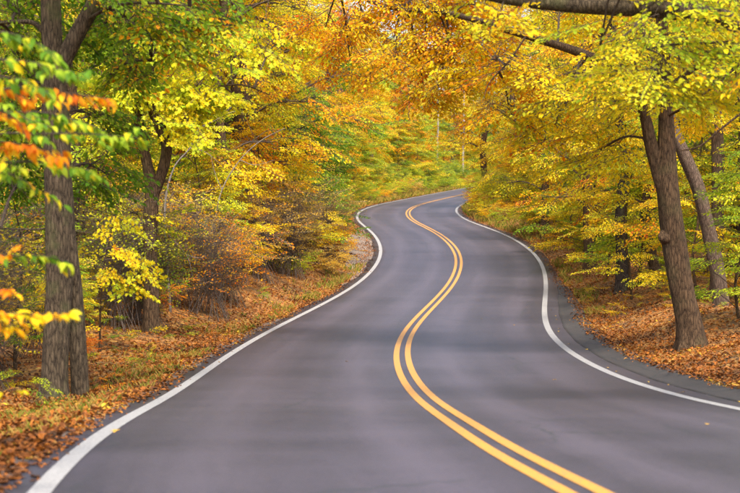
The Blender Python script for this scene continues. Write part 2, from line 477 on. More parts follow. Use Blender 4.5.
def strip(o0, o1, dz0, dz1, sel, name, mat, parent=None, cols=None, kind=None, skirt=0.0):
    """ribbon along the road between offsets o0(y) and o1(y)"""
    C = CL[sel]; n = NR[sel]; S = SS[sel]
    cols = np.linspace(0, 1, 2) if cols is None else np.asarray(cols)
    a = o0(C[:, 1]) if callable(o0) else np.full(len(C), o0); b = o1(C[:, 1]) if callable(o1) else np.full(len(C), o1)
    off = a[:, None] * (1 - cols) + b[:, None] * cols
    dz = dz0 if callable(dz0) else (lambda o, y: np.full(o.shape, dz0))
    z = C[:, 2:3] + dz(off, C[:, 1:2])
    v = np.concatenate([C[:, None, :2] + n[:, None, :] * off[..., None], z[..., None]], -1)
    if skirt:
        lo = v[:, [0, -1]].copy(); lo[..., 2] -= skirt
        v = np.concatenate([lo[:, :1], v, lo[:, 1:]], 1); off = np.concatenate([off[:, :1], off, off[:, -1:]], 1)
    k = v.shape[1]; m = len(C)
    i = np.arange(m - 1)[:, None] * k + np.arange(k - 1)[None, :]
    g = Geo(); g.add(v.reshape(-1, 3), np.stack([i, i + 1, i + k + 1, i + k], -1).reshape(-1, 4))
    me = g.mesh(name, [mat])
    uvl = me.uv_layers.new(name="UVMap")
    uv = np.stack([off, np.broadcast_to(S[:, None], off.shape)], -1).reshape(-1, 2)
    li = np.zeros(len(me.loops), np.int32); me.loops.foreach_get("vertex_index", li)
    uvl.data.foreach_set("uv", uv[li].astype(np.float32).ravel())
    o = obj(name, me, parent)
    if kind:
        o["kind"] = kind
    return o

ALL = np.arange(0, len(CL))
road = strip(lambda y: -edge_l(y), edge_r, 0.0, 0.0, ALL, "road", MASPH, kind="structure", cols=np.linspace(0, 1, 13), skirt=.10)
strip(-W - .075, -W + .075, .005, .005, ALL, "edge_line", MWHT, road)
strip(W - .075, W + .075, .005, .005, ALL, "edge_line", MWHT, road)
strip(-.165, -.055, .005, .005, ALL, "centre_line", MYEL, road)
strip(.055, .165, .005, .005, ALL, "centre_line", MYEL, road)
# the raised strip of older asphalt along the right-hand edge
bsel = np.where((CL[:, 1] > 2) & (CL[:, 1] < 56))[0]
strip(lambda y: W + .40 + .012 * np.sin(y * 1.3), lambda y: edge_r(y) + .02, lambda o, y: .005 + .075 * sm(W + .45, W + .95, o) * sm(56, 50, y) + .006 * np.sin(o * 9 + y * 3), .0, bsel,
      "asphalt_berm", MBERM, road, cols=np.linspace(0, 1, 8), skirt=.12)
# bare gravel where the verge on the inner bend is worn
vsel = np.where((CL[:, 1] > 50) & (CL[:, 1] < 88))[0]
def gdz(o, y):
    d = -o - 3.72
    return .012 + .10 * sm(0.15, 1.9, d) + .035 * np.sin(y * 2.1 + o) * sm(.1, .4, d) + .05 * (np.floor(d * 3 + .4 * np.sin(y * .8)) / 3)
verge = strip(lambda y: -3.66 - 1.75 * np.exp(-((y - 68) / 9.0) ** 2) - .1 * np.sin(y * 1.7), lambda y: -3.66 + 0 * y, gdz, 0, vsel, "gravel_verge", MGRAV, cols=np.linspace(0, 1, 12), kind="structure", skirt=.15)
# sandy fringe on the near left-hand edge
fsel = np.where((CL[:, 1] > 5) & (CL[:, 1] < 40))[0]
_rw = np.random.default_rng(3)
_w1, _w2 = np.cumsum(_rw.normal(0, .05, 900)), _rw.normal(0, .05, 900)
_w1 = np.convolve(_w1 - np.convolve(_w1, np.ones(25) / 25, 'same'), np.ones(2) / 2, 'same')
def wob(y, k):
    return np.interp(y * 12 + k, np.arange(900), _w1 + .4 * _w2)
strip(lambda y: -3.98 + np.clip(wob(y, 0), -.2, .2), lambda y: -3.66 + np.clip(.5 * wob(y, 300), -.08, .08), lambda o, y: .006 - .02 * sm(3.7, 4.1, -o), 0, fsel, "sandy_verge", MSAND, cols=np.linspace(0, 1, 5), kind="structure", skirt=.05)

# ------------------------------------------------------------------ leaves, sprays and trees
def leaf_shape(kind):
    """one leaf in its own frame: x along the midrib (length 1), y across, z out of the blade"""
    if kind == 'lo':
        v = [(0, 0, 0), (.45, -.30, .05), (1, 0, -.06), (.45, .30, .05)]; f = [(0, 1, 2), (0, 2, 3)]
    elif kind == 'hi':
        v = [(0, 0, 0), (.3, -.27, .05), (.68, -.22, .03), (1, 0, -.1), (.68, .22, .03), (.3, .27, .05)]; f = [(0, 1, 2), (0, 2, 3), (0, 3, 4), (0, 4, 5)]
    elif kind == 'maple':
        v = [(0, 0, 0), (.12, -.46, .03), (.36, -.22, .0), (.62, -.52, .05), (.66, -.17, 0), (1, 0, -.08), (.66, .17, 0), (.62, .52, .05), (.36, .22, 0), (.12, .46, .03)]
        f = [(0, 1, 2), (0, 2, 4), (2, 3, 4), (4, 5, 6), (0, 4, 6), (0, 6, 8), (6, 7, 8), (0, 8, 9)]
    else:  # long pointed leaf for close branches
        v = [(0, 0, 0), (.12, -.09, .01), (.34, -.2, .05), (.62, -.18, .03), (.85, -.08, -.03), (1, 0, -.12), (.85, .08, -.03), (.62, .18, .03), (.34, .2, .05), (.12, .09, .01), (.34, 0, -.0), (.65, 0, -.02)]
        f = [(0, 1, 10), (1, 2, 10), (2, 3, 10), (3, 11, 10), (3, 4, 11), (4, 5, 11), (5, 6, 11), (6, 7, 11), (7, 10, 11), (7, 8, 10), (8, 9, 10), (9, 0, 10)]
    return np.array(v, float), np.array(f, int)

def frames(d, n):
    x = unit(d); z = unit(n - x * (x * n).sum(-1, keepdims=True)); y = np.cross(z, x)
    return np.stack([x, y, z], -1)           # columns

class Spray:
    def __init__(self, seed, leaf, size, length=1.0, n_side=6, per=.105, jit=.45, droop=.3, width=.62, clusters=False):
        r = np.random.default_rng(seed)
        seg0, seg1, sr = [], [], []
        pos, dr = [], []
        ts = np.linspace(0, 1, 7)
        bend = r.normal(0, .06)
        ax = np.stack([ts * length, bend * ts ** 2, -droop * .35 * ts ** 2 * length], 1)
        for a, b in zip(ax[:-1], ax[1:]):
            seg0.append(a); seg1.append(b); sr.append(.0055)
        for k in range(n_side * 2 + 1):
            t = .12 + .86 * k / (n_side * 2)
            p = np.array([np.interp(t, ts, ax[:, c]) for c in range(3)])
            side = 1 if k % 2 else -1
            ang = r.uniform(.55, .95) * side * (1 - .75 * t ** 3)
            L = length * width * (1.05 - .8 * t) * r.uniform(.75, 1.2)
            dv = np.array([math.cos(ang), math.sin(ang), r.normal(-.1, .12)])
            q = p + dv * L - np.array([0, 0, droop * .3 * L])
            seg0.append(p); seg1.append(q); sr.append(.0032)
            m = max(2, int(L / (per * length)) + 1)
            for j in range(m):
                u = (j + .6) / m
                s2 = 1 if j % 2 else -1
                a2 = ang + s2 * r.uniform(.4, .9) * (1 if j < m - 1 else .2)
                pos.append(p + (q - p) * u); dr.append([math.cos(a2), math.sin(a2), r.normal(-droop, .25)])
        pos = np.array(pos); dr = np.array(dr); n = len(pos)
        nm = np.array([0, 0, 1.]) + r.normal(0, jit, (n, 3))
        if clusters:
            nm = np.array([.3, 0, .7]) + r.normal(0, jit, (n, 3))
        LV, LF = leaf_shape(leaf)
        s = size * r.uniform(.65, 1.25, n)
        M = frames(dr, nm)
        V = pos[:, None] + np.einsum('nij,kj->nki', M, LV) * s[:, None, None]
        F = LF[None] + (np.arange(n) * len(LV))[:, None, None]
        self.LV = V.reshape(-1, 3); self.LF = F.reshape(-1, 3)
        self.g = np.repeat(r.uniform(0, 1, n), len(LV)); self.n = n
        tv, tf = prisms(seg0, seg1, np.array(sr), np.array(sr) * .7)
        self.TV, self.TF = tv, tf
        self.length = length

def place_sprays(geo, temps, pos, dirs, ups, scale, var, r):
    """leaf slot 0, twig slot 1"""
    n = len(pos)
    M = frames(np.asarray(dirs), np.asarray(ups))
    which = r.integers(0, len(temps), n)
    for k, T in enumerate(temps):
        s = np.where(which == k)[0]
        if not len(s):
            continue
        for V, F, mat in ((T.LV, T.LF, 0), (T.TV, T.TF, 1)):
            v = np.einsum('nij,kj->nki', M[s], V) * scale[s, None, None] + pos[s][:, None]
            f = F[None] + (np.arange(len(s)) * len(V))[:, None, None]
            if mat == 0:
                c = np.stack([np.repeat(var[s], len(V)), np.tile((T.g + .37 * 0) % 1, len(s))], 1)
                c[:, 1] = (c[:, 1] + np.repeat(r.uniform(0, 1, len(s)), len(V))) % 1
            else:
                c = None
            geo.add(v.reshape(-1, 3), f.reshape(-1, F.shape[1]), mat, c)

def fill_blob(geo, temps, c, rad, n, root, r, out_dir=None, droop=.35, scale=1.0, var0=.5, vspread=.22, stem=True, tilt=.25, n_limb=3, flat=True, limb_r=.03):
    """a mass of sprays about c, carried by a branch from root"""
    c = np.asarray(c, float); root = np.asarray(root, float); rad = np.broadcast_to(rad, (3,)).astype(float)
    mids = []
    main = spline([root, root * .5 + c * .5 + np.array([0, 0, .12 * np.linalg.norm(c - root)]), c], 8)
    if stem:
        v, f = tube(main, np.linspace(limb_r, limb_r * .35, 8), 5); geo.add(v, f, 1)
    q = r.normal(0, 1, (n, 3)); q = unit(q) * (r.uniform(0, 1, (n, 1)) ** (1 / 2.6))
    p = c + q * rad
    ax = unit(c - root) if out_dir is None else unit(out_dir)
    ang = np.arctan2(p[:, 1] - c[1] + ax[1] * rad[1] * .7, p[:, 0] - c[0] + ax[0] * rad[0] * .7) + r.normal(0, .55, n)
    d = np.stack([np.cos(ang), np.sin(ang), -droop + r.normal(0, .2, n)], 1)
    up = np.stack([r.normal(0, tilt, n), r.normal(0, tilt, n), np.ones(n)], 1)
    sc = scale * r.uniform(.75, 1.25, n)
    L = temps[0].length
    start = p - unit(d) * (sc * L * .5)[:, None]
    var = np.clip(var0 + r.normal(0, vspread, n) + .12 * q[:, 2], 0, 1)
    place_sprays(geo, temps, start, d, up, sc, var, r)
    if stem:
        anchor = main[r.integers(3, 8, n)]
        j = start * .5 + anchor * .5 + r.normal(0, .06, (n, 3)) + np.array([0, 0, .04])
        v, f = prisms(anchor, j, np.full(n, limb_r * .3), np.full(n, limb_r * .22)); geo.add(v, f, 1)
        v, f = prisms(j, start, np.full(n, limb_r * .22), np.full(n, .005)); geo.add(v, f, 1)

def S(leaf, size, k0, n=5, **kw):
    return [Spray(k0 + i, leaf, size, **kw) for i in range(n)]
T_NEAR = S('hi', .09, 10, 6, length=1.0, jit=.55, n_side=7, per=.095)
T_BEECH = S('hi', .095, 30, 6, length=1.1, jit=.35, droop=.2, n_side=7, per=.09)
T_MAPLE = S('maple', .105, 50, 6, length=.9, jit=.65, droop=.5, n_side=6, per=.125, clusters=True)
T_MID = S('lo', .125, 70, 6, length=1.15, jit=.85, n_side=6, per=.10)
T_FAR = S('lo', .17, 90, 6, length=1.4, jit=.95, n_side=5, per=.12)
T_BRUSH = S('lo', .07, 110, 5, length=.8, jit=.8, n_side=4, per=.19, droop=-.2)

def trunk_geo(path, rad, seg=14, rough=.05, seed=0, flare=1.5, n=40, flare_h=.7):
    p = spline(path, n)
    r_ = np.interp(np.linspace(0, 1, n), np.linspace(0, 1, len(rad)), rad)
    h = p[:, 2] - p[0, 2]
    r_ = r_ * (1 + (flare - 1) * np.exp(-np.clip(h, 0, None) / flare_h * 2.2))
    return tube(p, r_, seg, rough, seed, .32 if flare > 1.3 else 0.)

def tree_proto(seed, H, r0, lo, cr, nblob, nsp, temps, lean=.05, blob=(1.3, 1.3, .7), seg=12, profile='round', scale=1.0, limb_r=.05, droop=.3, tilt=.25):
    """trunk mesh and crown mesh, origin at the base of the trunk"""
    r = np.random.default_rng(seed)
    a = r.uniform(0, 6.28)
    top = np.array([math.cos(a) * lean * H, math.sin(a) * lean * H, H])
    path = [np.array([0, 0, -.35])]
    for k in range(1, 6):
        t = k / 5
        path.append(top * t + np.array([r.normal(0, .018 * H), r.normal(0, .018 * H), 0]) * (1 if k < 5 else 0))
    tg = Geo(); v, f = trunk_geo(path, [r0, r0 * .9, r0 * .75, r0 * .55, r0 * .35, r0 * .12], seg, .05, seed); tg.add(v, f)
    pp = spline(path, 60)
    cg = Geo()
    for b in range(nblob):
        t = (b + r.uniform(.1, .9)) / nblob
        h = H * (lo + (1.0 - lo) * t)
        if profile == 'round':
            w = cr * (math.sin(math.pi * (.12 + .80 * t)) ** .7)
        elif profile == 'cone':
            w = cr * (1.02 - .85 * t)
        else:
            w = cr * (1 - .35 * t)
        az = b * 2.39996 + r.normal(0, .35)
        base = pp[np.abs(pp[:, 2] - (h - .22 * w)).argmin()]
        rr = w * r.uniform(.55, 1.0)
        c = np.array([base[0] + math.cos(az) * rr, base[1] + math.sin(az) * rr, h + r.normal(0, .2)])
        fill_blob(cg, temps, c, np.array(blob) * r.uniform(.8, 1.25), nsp, base, r, out_dir=(math.cos(az), math.sin(az), 0), var0=r.uniform(.25, .75), vspread=.16, scale=scale, limb_r=limb_r, droop=droop, tilt=tilt)
    return tg, cg

def register(name, tg, cg, bark=None, twig=None):
    return (tg.mesh(name + "_trunk", [bark or BARK]), cg.mesh(name + "_crown", [LEAF['yellow'], twig or TWIG], smooth=False, attr=True))

def put_tree(name, meshes, pal, loc, rot=0., sc=1., label=None, category="tree", group=None, bark=None, parts=("trunk", "crown")):
    root = obj(name, None, loc=loc)
    root.rotation_euler = (0, 0, rot); root.scale = (sc, sc, sc)
    tag(root, label, category, group)
    if meshes[0] is not None:
        t = obj(parts[0], meshes[0], root)
        if bark:
            t.material_slots[0].link = 'OBJECT'; t.material_slots[0].material = bark
    c = obj(parts[1], meshes[1], root)
    c.material_slots[0].link = 'OBJECT'; c.material_slots[0].material = LEAF[pal]
    return root

# ------------------------------------------------------------------ the named trees by the road
def hit(u, v, d0=8., d1=160.):
    d = np.linspace(d0, d1, 3000)
    x = (u - 370) / F_PX * d; z = (HORIZON - v) / F_PX * d + CAM_Z
    g_ = ground_z(x, d)
    k = np.argmax(z <= g_)
    return np.array([x[k], d[k], g_[k]])

def hero(name, label, base, trunks, limbs, blobs, temps, pal, bark, group=None, seg=28, rough=.06, scale=1.0, flare=1.45, limb_r=.03):
    """trunks / limbs: (list of (u, v, depth), radii); blobs: (u, v, depth, (rx,ry,rz), n, var0)"""
    root = obj(name, None, loc=base); tag(root, label, "tree", group)
    sk = []
    for j, (pts, rad) in enumerate(list(trunks) + list(limbs)):
        isl = j >= len(trunks)
        p3 = [np.asarray(q, float) if len(q) == 4 else P(*q) for q in pts]
        p3 = np.array([q[:3] for q in p3]) - base
        n = 70 if not isl else 40
        tg = Geo()
        if not isl:
            v, f = trunk_geo(p3, rad, seg, rough, j + len(name), flare if j == 0 else 1.1, n)
        else:
            pp = spline(p3, n); v, f = tube(pp, np.interp(np.linspace(0, 1, n), np.linspace(0, 1, len(rad)), rad), 14, rough, j + 3)
        tg.add(v, f)
        obj("trunk" if j == 0 else ("stem" if not isl else "limb"), tg.mesh(name, [bark]), root)
        sk.append(spline(p3, 60))
    sk = np.vstack(sk)
    r = np.random.default_rng(len(label) * 7 + 1)
    cg = Geo()
    for bl in blobs:
        rad, n, v0 = bl[-3:]
        c = (P(*bl[:3]) if len(bl) == 6 else np.array(bl[1:4], float)) - base
        w = sk - c; dd = np.linalg.norm(w * np.array([1, 1, 1.0]), axis=1) + 1.5 * np.clip(sk[:, 2] - c[2] - 2.5, 0, None)
        a = sk[dd.argmin()]
        fill_blob(cg, temps, c, rad, n, a, r, var0=v0, vspread=.21, scale=scale, limb_r=limb_r, droop=.35)
    if blobs:
        me = cg.mesh(name + "_crown", [LEAF[pal], TWIG], smooth=False, attr=True)
        obj("crown", me, root)
    return root

def with_base(b, pts):
    """pixel path whose depths follow the foot's depth unless given"""
    return [tuple(q) if len(q) == 3 else (q[0], q[1], b[1]) for q in pts]

# the leaning oak on the right-hand verge, its limb reaching over the road
b = hit(692, 349); D = b[1]
R1D = D
foot = (b[0], b[1], b[2] - .3, 0)
hero("oak_tree", "thick ridged grey-brown oak trunk leaning over leaf litter, forked, with a knot", b,
     [([foot] + with_base(b, [(691, 340), (688, 318), (682, 290), (674, 240), (668, 190), (666, 160), (666, 130), (665, 100), (663, 50), (661, -20), (664, -120), (670, -200)]),
       [.27, .25, .235, .228, .232, .225, .20, .17, .15, .14, .12, .10, .06, .02]),
      (with_base(b, [(668, 205), (661, 178), (652, 148), (646, 120), (640, 98)]), [.14, .15, .125, .11, .10])],
     [(with_base(b, [(641, 100), (625, 77), (605, 63), (575, 51), (540, 40), (505, 29), (475, 20), (440, 12, D + 1), (396, 9, D + 2), (340, -8, D + 3)]), [.105, .10, .09, .085, .075, .07, .06, .05, .04, .015]),
      (with_base(b, [(664, 90), (700, 66), (740, 54), (800, 35)]), [.06, .05, .05, .04]),
      (with_base(b, [(664, 118), (690, 104, D - .6), (715, 85, D - .8), (745, 60, D - 1)]), [.03, .022, .02, .015]),
      (with_base(b, [(680, 151, D - .3), (700, 146, D - .3), (722, 128, D - .3), (745, 110, D - .3)]), [.012, .016, .02, .025]),
      (with_base(b, [(528, 33, D - .3), (510, 60, D - .4), (490, 82, D - .5), (483, 100, D - .6)]), [.02, .016, .012, .006])],
     [(575, 85, D - 1, (1.0, 1.0, .5), 16, 0.40), (530, 75, D, (1.0, 1.0, .5), 14, 0.58), (490, 60, D, (.9, 1, .5), 12, 0.60), (450, 45, D + 1, (.9, 1, .45), 10, 0.70), (610, 110, D + .5, (.9, 1., .5), 14, 0.35),
      (555, 125, D + 1, (1.0, 1, .5), 14, 0.45), (510, 115, D + 1, (.9, 1, .5), 12, 0.50), (600, 150, D + 1, (.8, .8, .45), 12, 0.25), (615, 75, D - 1, (.6, .8, .4), 10, 0.25),
      (640, 45, D - .8, (.7, .8, .4), 10, 0.25), (690, 40, D - .5, (.8, .8, .4), 12, 0.20), (735, 85, D + .8, (.35, .6, .3), 5, 0.25), (650, 85, D - 1.2, (.55, .5, .25), 8, 0.20), (695, 112, D + 1, (.3, .6, .3), 4, 0.35),
      (560, 12, D + 1.2, (1.1, .8, .3), 14, 0.45), (480, 5, D + 1, (1.1, 1, .4), 12, 0.65), (425, 38, D + 1.5, (.9, 1, .4), 13, 0.65), (395, 62, D + 2, (.9, 1, .4), 13, 0.72), (455, 78, D + 1.5, (.9, 1, .4), 13, 0.60), (365, 25, D + 3, (1., 1, .45), 13, 0.80), (350, 60, D + 4, (1, 1, .45), 13, 0.75), (425, 95, D + 2.5, (.8, .9, .35), 8, 0.60), (440, 12, D + 1.5, (.9, 1, .3), 11, 0.70), (465, 35, D + 2, (.8, .9, .35), 12, 0.70), (500, 42, D + 2, (.8, .9, .35), 12, 0.60), (385, -6, D + 3, (1, 1, .3), 12, 0.70), (440, -8, D + 2.5, (1, 1, .3), 12, 0.70), (415, 12, D + 3, (.9, 1, .35), 12, 0.80), (480, 22, D + 3, (.9, 1, .3), 12, 0.65), (325, 30, D + 4, (1, 1, .4), 11, 0.85), (400, 0, D + 2, (1.1, 1, .4), 12, 0.75), (640, -10, D, (1.3, 1.3, .5), 16, 0.30), (730, 0, D, (1, 1, .5), 12, 0.30)]
     + [('w', x_, y_, z_, (2.1, 2.1, .9), 22, .5) for x_, y_, z_ in ((5.5, 26, 10), (3, 28, 10.5), (7.5, 29, 11), (1, 30, 10.5), (5, 31, 12.5), (4, 24, 11.5), (8, 24, 10))],  # upper crown above the view, added to shade the near road
     T_NEAR, 'yellow', BARK, seg=40, rough=.05)
o = bpy.data.objects["oak_tree"]
g = Geo(); kp = spline([P(668, 236, D) - b, P(664, 238, D - .12) - b, P(661, 239, D - .17) - b, P(659.5, 240, D - .19) - b], 10)
v, f = tube(kp, [.15, .145, .135, .125, .11, .095, .075, .055, .03, .01], 16, .16, 3); g.add(v, f); obj("knot", g.mesh("knot", [BARK]), o)

# the tree beyond the edge of the view whose heavy limb crosses above the road
tb = np.array([6.7, 19.0, 0]); tb[2] = gz(tb[0], tb[1]); dT = 18.2
lb = [np.append(tb + [0, 0, 4.15], 0), (800, 48, 18.7), (740, 24, 18.3), (700, 14, 18.1), (660, 10, 18.), (620, 8, 18), (570, 5, 18), (520, 1, 18), (470, -8, 18), (400, -35, 18)]
hero("oak_tree", "oak whose heavy dark limb stretches high across the road above the knotted oak trunk", tb,
     [([np.append(tb - [0, 0, .3], 0), np.append(tb + [.1, 0, 2], 0), np.append(tb + [0, 0, 4.4], 0), np.append(tb + [.2, .1, 7], 0), np.append(tb + [.1, .3, 10.5], 0)], [.32, .29, .26, .18, .05])],
     [(lb, [.17, .14, .12, .11, .105, .10, .09, .075, .05, .02]),
      ([(745, 41, 18.2), (715, 43, 18), (680, 44, 17.8), (650, 49, 17.6), (632, 56, 17.5)], [.022, .018, .015, .012, .006]),
      ([(650, 4, 18), (640, 20, 17.7), (625, 35, 17.5), (600, 45, 17.3)], [.03, .02, .015, .006])],
     [(650, 34, 17.4, (1.1, .6, .22), 8, .15), (700, 50, 17.5, (.8, .6, .25), 8, .15), (748, 72, 17.7, (.3, .5, .3), 4, .4), (675, 74, 17.3, (1.0, .5, .2), 7, .2),
      (640, 56, 17.3, (.5, .4, .2), 5, .5), (690, 94, 17.6, (.35, .4, .15), 4, .45), (640, 90, 17.4, (.6, .4, .12), 4, .45), (500, 18, 17.8, (.6, .5, .15), 5, .75),
      (720, 16, 17.8, (.6, .6, .15), 6, .3), (700, -12, 17.8, (.8, .8, .2), 8, .35), (600, -20, 18, (.8, .8, .2), 8, .4), (500, -30, 18, (.8, .8, .3), 9, .6)]
     + [('w', x_, y_, z_, (2.0, 2.0, .8), 24, .5) for x_, y_, z_ in ((5.5, 14, 7.5), (3, 11, 8), (7.5, 17, 9), (4.5, 20, 8.5), (1.5, 15, 8.5), (6, 22, 10), (8, 10, 8.5), (3.5, 17, 10), (5, 7, 8.5), (0.5, 8, 9))],  # unseen crown overhead, spread forward to shade the near asphalt
     T_BEECH, 'yellow', BARK_M, scale=.8, limb_r=.014)

# trees behind it on the right-hand bank
def bank_trunk(name, label, d, pts, rad, bark, blobs=(), pal='yellow', temps=None, group=None):
    u0, v0 = pts[0]
    x = (u0 - 370) / F_PX * d; z = gz(x, d)
    bb = np.array([x, d, z])
    return hero(name, label, bb, [([(x, d, z - .3, 0)] + [(u, v, d) for u, v in pts[1:]], rad)], [], blobs, temps or T_NEAR, pal, bark, group=group, seg=18, flare=1.35)

bank_trunk("leaning_tree", "slim pale trunk slanting behind the knotted oak on the bank", 36., [(723, 305), (719, 280), (713, 250), (705, 215), (697, 185), (684, 155), (670, 120), (655, 70), (640, 20), (620, -60)], [.19, .18, .175, .17, .165, .16, .15, .13, .1, .05, .03], BARK_P,
           [(600, 20, 36, (1.6, 1.5, .7), 18, .6), (650, 0, 36, (1.6, 1.5, .7), 18, .5), (690, 60, 37, (1.2, 1.2, .6), 14, .5)])
bank_trunk("straight_tree", "thin upright mauve-grey trunk rising behind the slanting pale trunk", 38., [(717, 300), (717, 240), (718, 180), (717, 120), (718, 60), (716, 0), (715, -90), (712, -180)], [.17, .165, .16, .155, .15, .14, .11, .08, .03], BARK_P,
           [(690, -10, 43, (1.8, 1.6, .8), 18, .5), (740, 20, 43, (1.8, 1.6, .8), 16, .4)])
bank_trunk("dark_tree", "dark upright trunk half hidden by yellow leaves on the bank", 46., [(622, 292), (622, 250), (621, 215), (623, 180), (620, 140), (617, 80), (610, 0), (600, -90)], [.2, .19, .18, .18, .17, .15, .12, .08, .03], BARK_D,
           [(600, 60, 46, (1.8, 1.6, .8), 18, .6), (640, 20, 46, (1.8, 1.6, .8), 18, .45), (580, 130, 46, (1.4, 1.4, .6), 14, .55)])
bank_trunk("dark_tree", "stout blackish trunk standing deep among yellow saplings", 60., [(600, 262), (600, 230), (601, 205), (598, 170), (596, 120), (590, 40), (580, -60)], [.28, .27, .26, .24, .22, .18, .12, .05], BARK_D,
           [(590, 40, 60, (2.2, 2, 1), 20, .5), (550, 80, 60, (2, 2, 1), 18, .7)])
bank_trunk("dark_tree", "brown trunk in the gloom behind the thin mauve-grey one", 50., [(737, 300), (738, 220), (737, 130), (738, 60), (740, -60)], [.32, .3, .27, .25, .2, .1], BARK_D,
           [(740, 60, 50, (2, 2, 1), 16, .4)])

# the double-stemmed tree on the left-hand verge
b = hit(53, 398); D1 = b[1]
foot = (b[0], b[1], b[2] - .3, 0)
hero("maple_tree", "double-stemmed grey-brown maple trunk with dark hollow streak on the leafy verge", b,
     [([foot] + with_base(b, [(54, 390), (55, 360), (57, 320), (60, 270), (60, 220), (58, 170), (56, 110), (53, 60), (51, 20), (49, -40), (46, -140)]),
       [.19, .175, .17, .18, .19, .20, .20, .195, .18, .155, .14, .12, .05]),
      ([(P(81, 388, D1 + .4)[0], D1 + .4, b[2] - .35, 0)] + with_base(b, [(79, 370, D1 + .3), (77, 335, D1 + .25), (74, 290, D1 + .15), (70, 250), (64, 205)]), [.13, .125, .12, .12, .11, .10])],
     [(with_base(b, [(57, 75), (68, 52), (80, 30), (92, 8), (108, -25), (130, -80)]), [.14, .125, .115, .11, .10, .06]),
      (with_base(b, [(84, 22), (110, 8, D1 - .4), (140, 3, D1 - .8), (190, 6, D1 - 1)]), [.03, .025, .02, .01]),
      (with_base(b, [(50, 40), (35, 24), (15, 22), (-20, 25)]), [.05, .035, .028, .02]),
      (with_base(b, [(60, 226), (40, 229), (15, 229), (-20, 226)]), [.02, .014, .012, .008]),
      (with_base(b, [(95, 5), (125, 15, D1 + .4), (150, 35, D1 + .6), (152, 60, D1 + .8)]), [.03, .02, .014, .008])],
     [(20, 15, D1 + .6, (.8, .8, .4), 13, .25), (95, 35, D1 + 1, (.7, .8, .35), 12, .35), (135, 25, D1, (.7, .8, .3), 9, .45), (180, 20, D1, (.7, .8, .25), 8, .8), (110, 75, D1 + 1, (.6, .8, .3), 8, .65),
      (225, 20, D1 + .5, (.6, .8, .25), 7, .9), (20, 60, D1 + 1, (.6, .8, .4), 10, .3), (150, 55, D1 + .8, (.7, .8, .25), 7, .75), (60, -20, D1, (1.2, 1.2, .4), 14, .3), (150, -20, D1, (1.2, 1.2, .4), 14, .4), (0, 100, D1 + .8, (.5, .7, .35), 8, .4),
      (20, 130, D1 + .8, (.5, .7, .3), 8, .3), (100, 120, D1 + .8, (.5, .6, .3), 9, .5), (110, 175, D1 + 1, (.5, .6, .3), 9, .4), (20, 185, D1 + 1, (.6, .7, .3), 9, .3)]
     + [('w', x_, y_, z_, (2.1, 2.1, .9), 24, .4) for x_, y_, z_ in ((-4, 20, 9), (-2, 22, 9.5), (-5.5, 16, 8.5), (-3, 17, 10), (0, 20, 10), (-6, 22, 9.5), (-1, 25, 10.5), (-4, 25, 11), (-2, 13, 9), (-5, 11, 8))],  # crown top out of view, added for its shade on the road
     T_NEAR, 'green', BARK_M, seg=36)

# the forked tree further along the left-hand side
b = hit(151, 333); D2 = b[1]
foot = (b[0], b[1], b[2] - .3, 0)
hero("forked_tree", "slender forked grey trunk among bright yellow-green leaves behind the double-stemmed maple", b,
     [([foot] + with_base(b, [(151, 325), (151, 290), (150, 250), (151, 215), (152, 190), (148, 168), (142, 140), (136, 105), (131, 60), (126, 0), (120, -80)]), [.17, .165, .16, .155, .155, .15, .12, .11, .10, .08, .05, .02]),
      (with_base(b, [(152, 200), (158, 184), (164, 166), (167, 148), (163, 134), (157, 122), (150, 100), (152, 60), (160, 0)]), [.10, .115, .12, .12, .11, .10, .08, .06, .02])],
     [(with_base(b, [(160, 128), (185, 118), (205, 92), (240, 85), (270, 95)]), [.04, .03, .025, .02, .008]),
      (with_base(b, [(138, 112), (110, 100), (85, 96)]), [.04, .03, .012])],
     [(130, 95, D2 - .4, (.8, .8, .4), 13, .75), (165, 95, D2 - .5, (.8, .8, .4), 14, .7), (195, 85, D2, (.8, .8, .35), 12, .75), (110, 75, D2, (.8, .8, .35), 10, .5), (210, 100, D2 - .3, (.6, .7, .3), 9, .85), (120, 130, D2 + .3, (.6, .7, .3), 9, .7),
      (185, 125, D2 - .6, (.5, .6, .25), 8, .9), (150, 40, D2, (1.2, 1.2, .5), 16, .5), (230, 55, D2, (1.2, 1.2, .5), 14, .75), (280, 40, D2 + 1, (1.1, 1.1, .45), 12, .9)],
     T_MAPLE, 'lime', BARK, seg=22, scale=1.0)

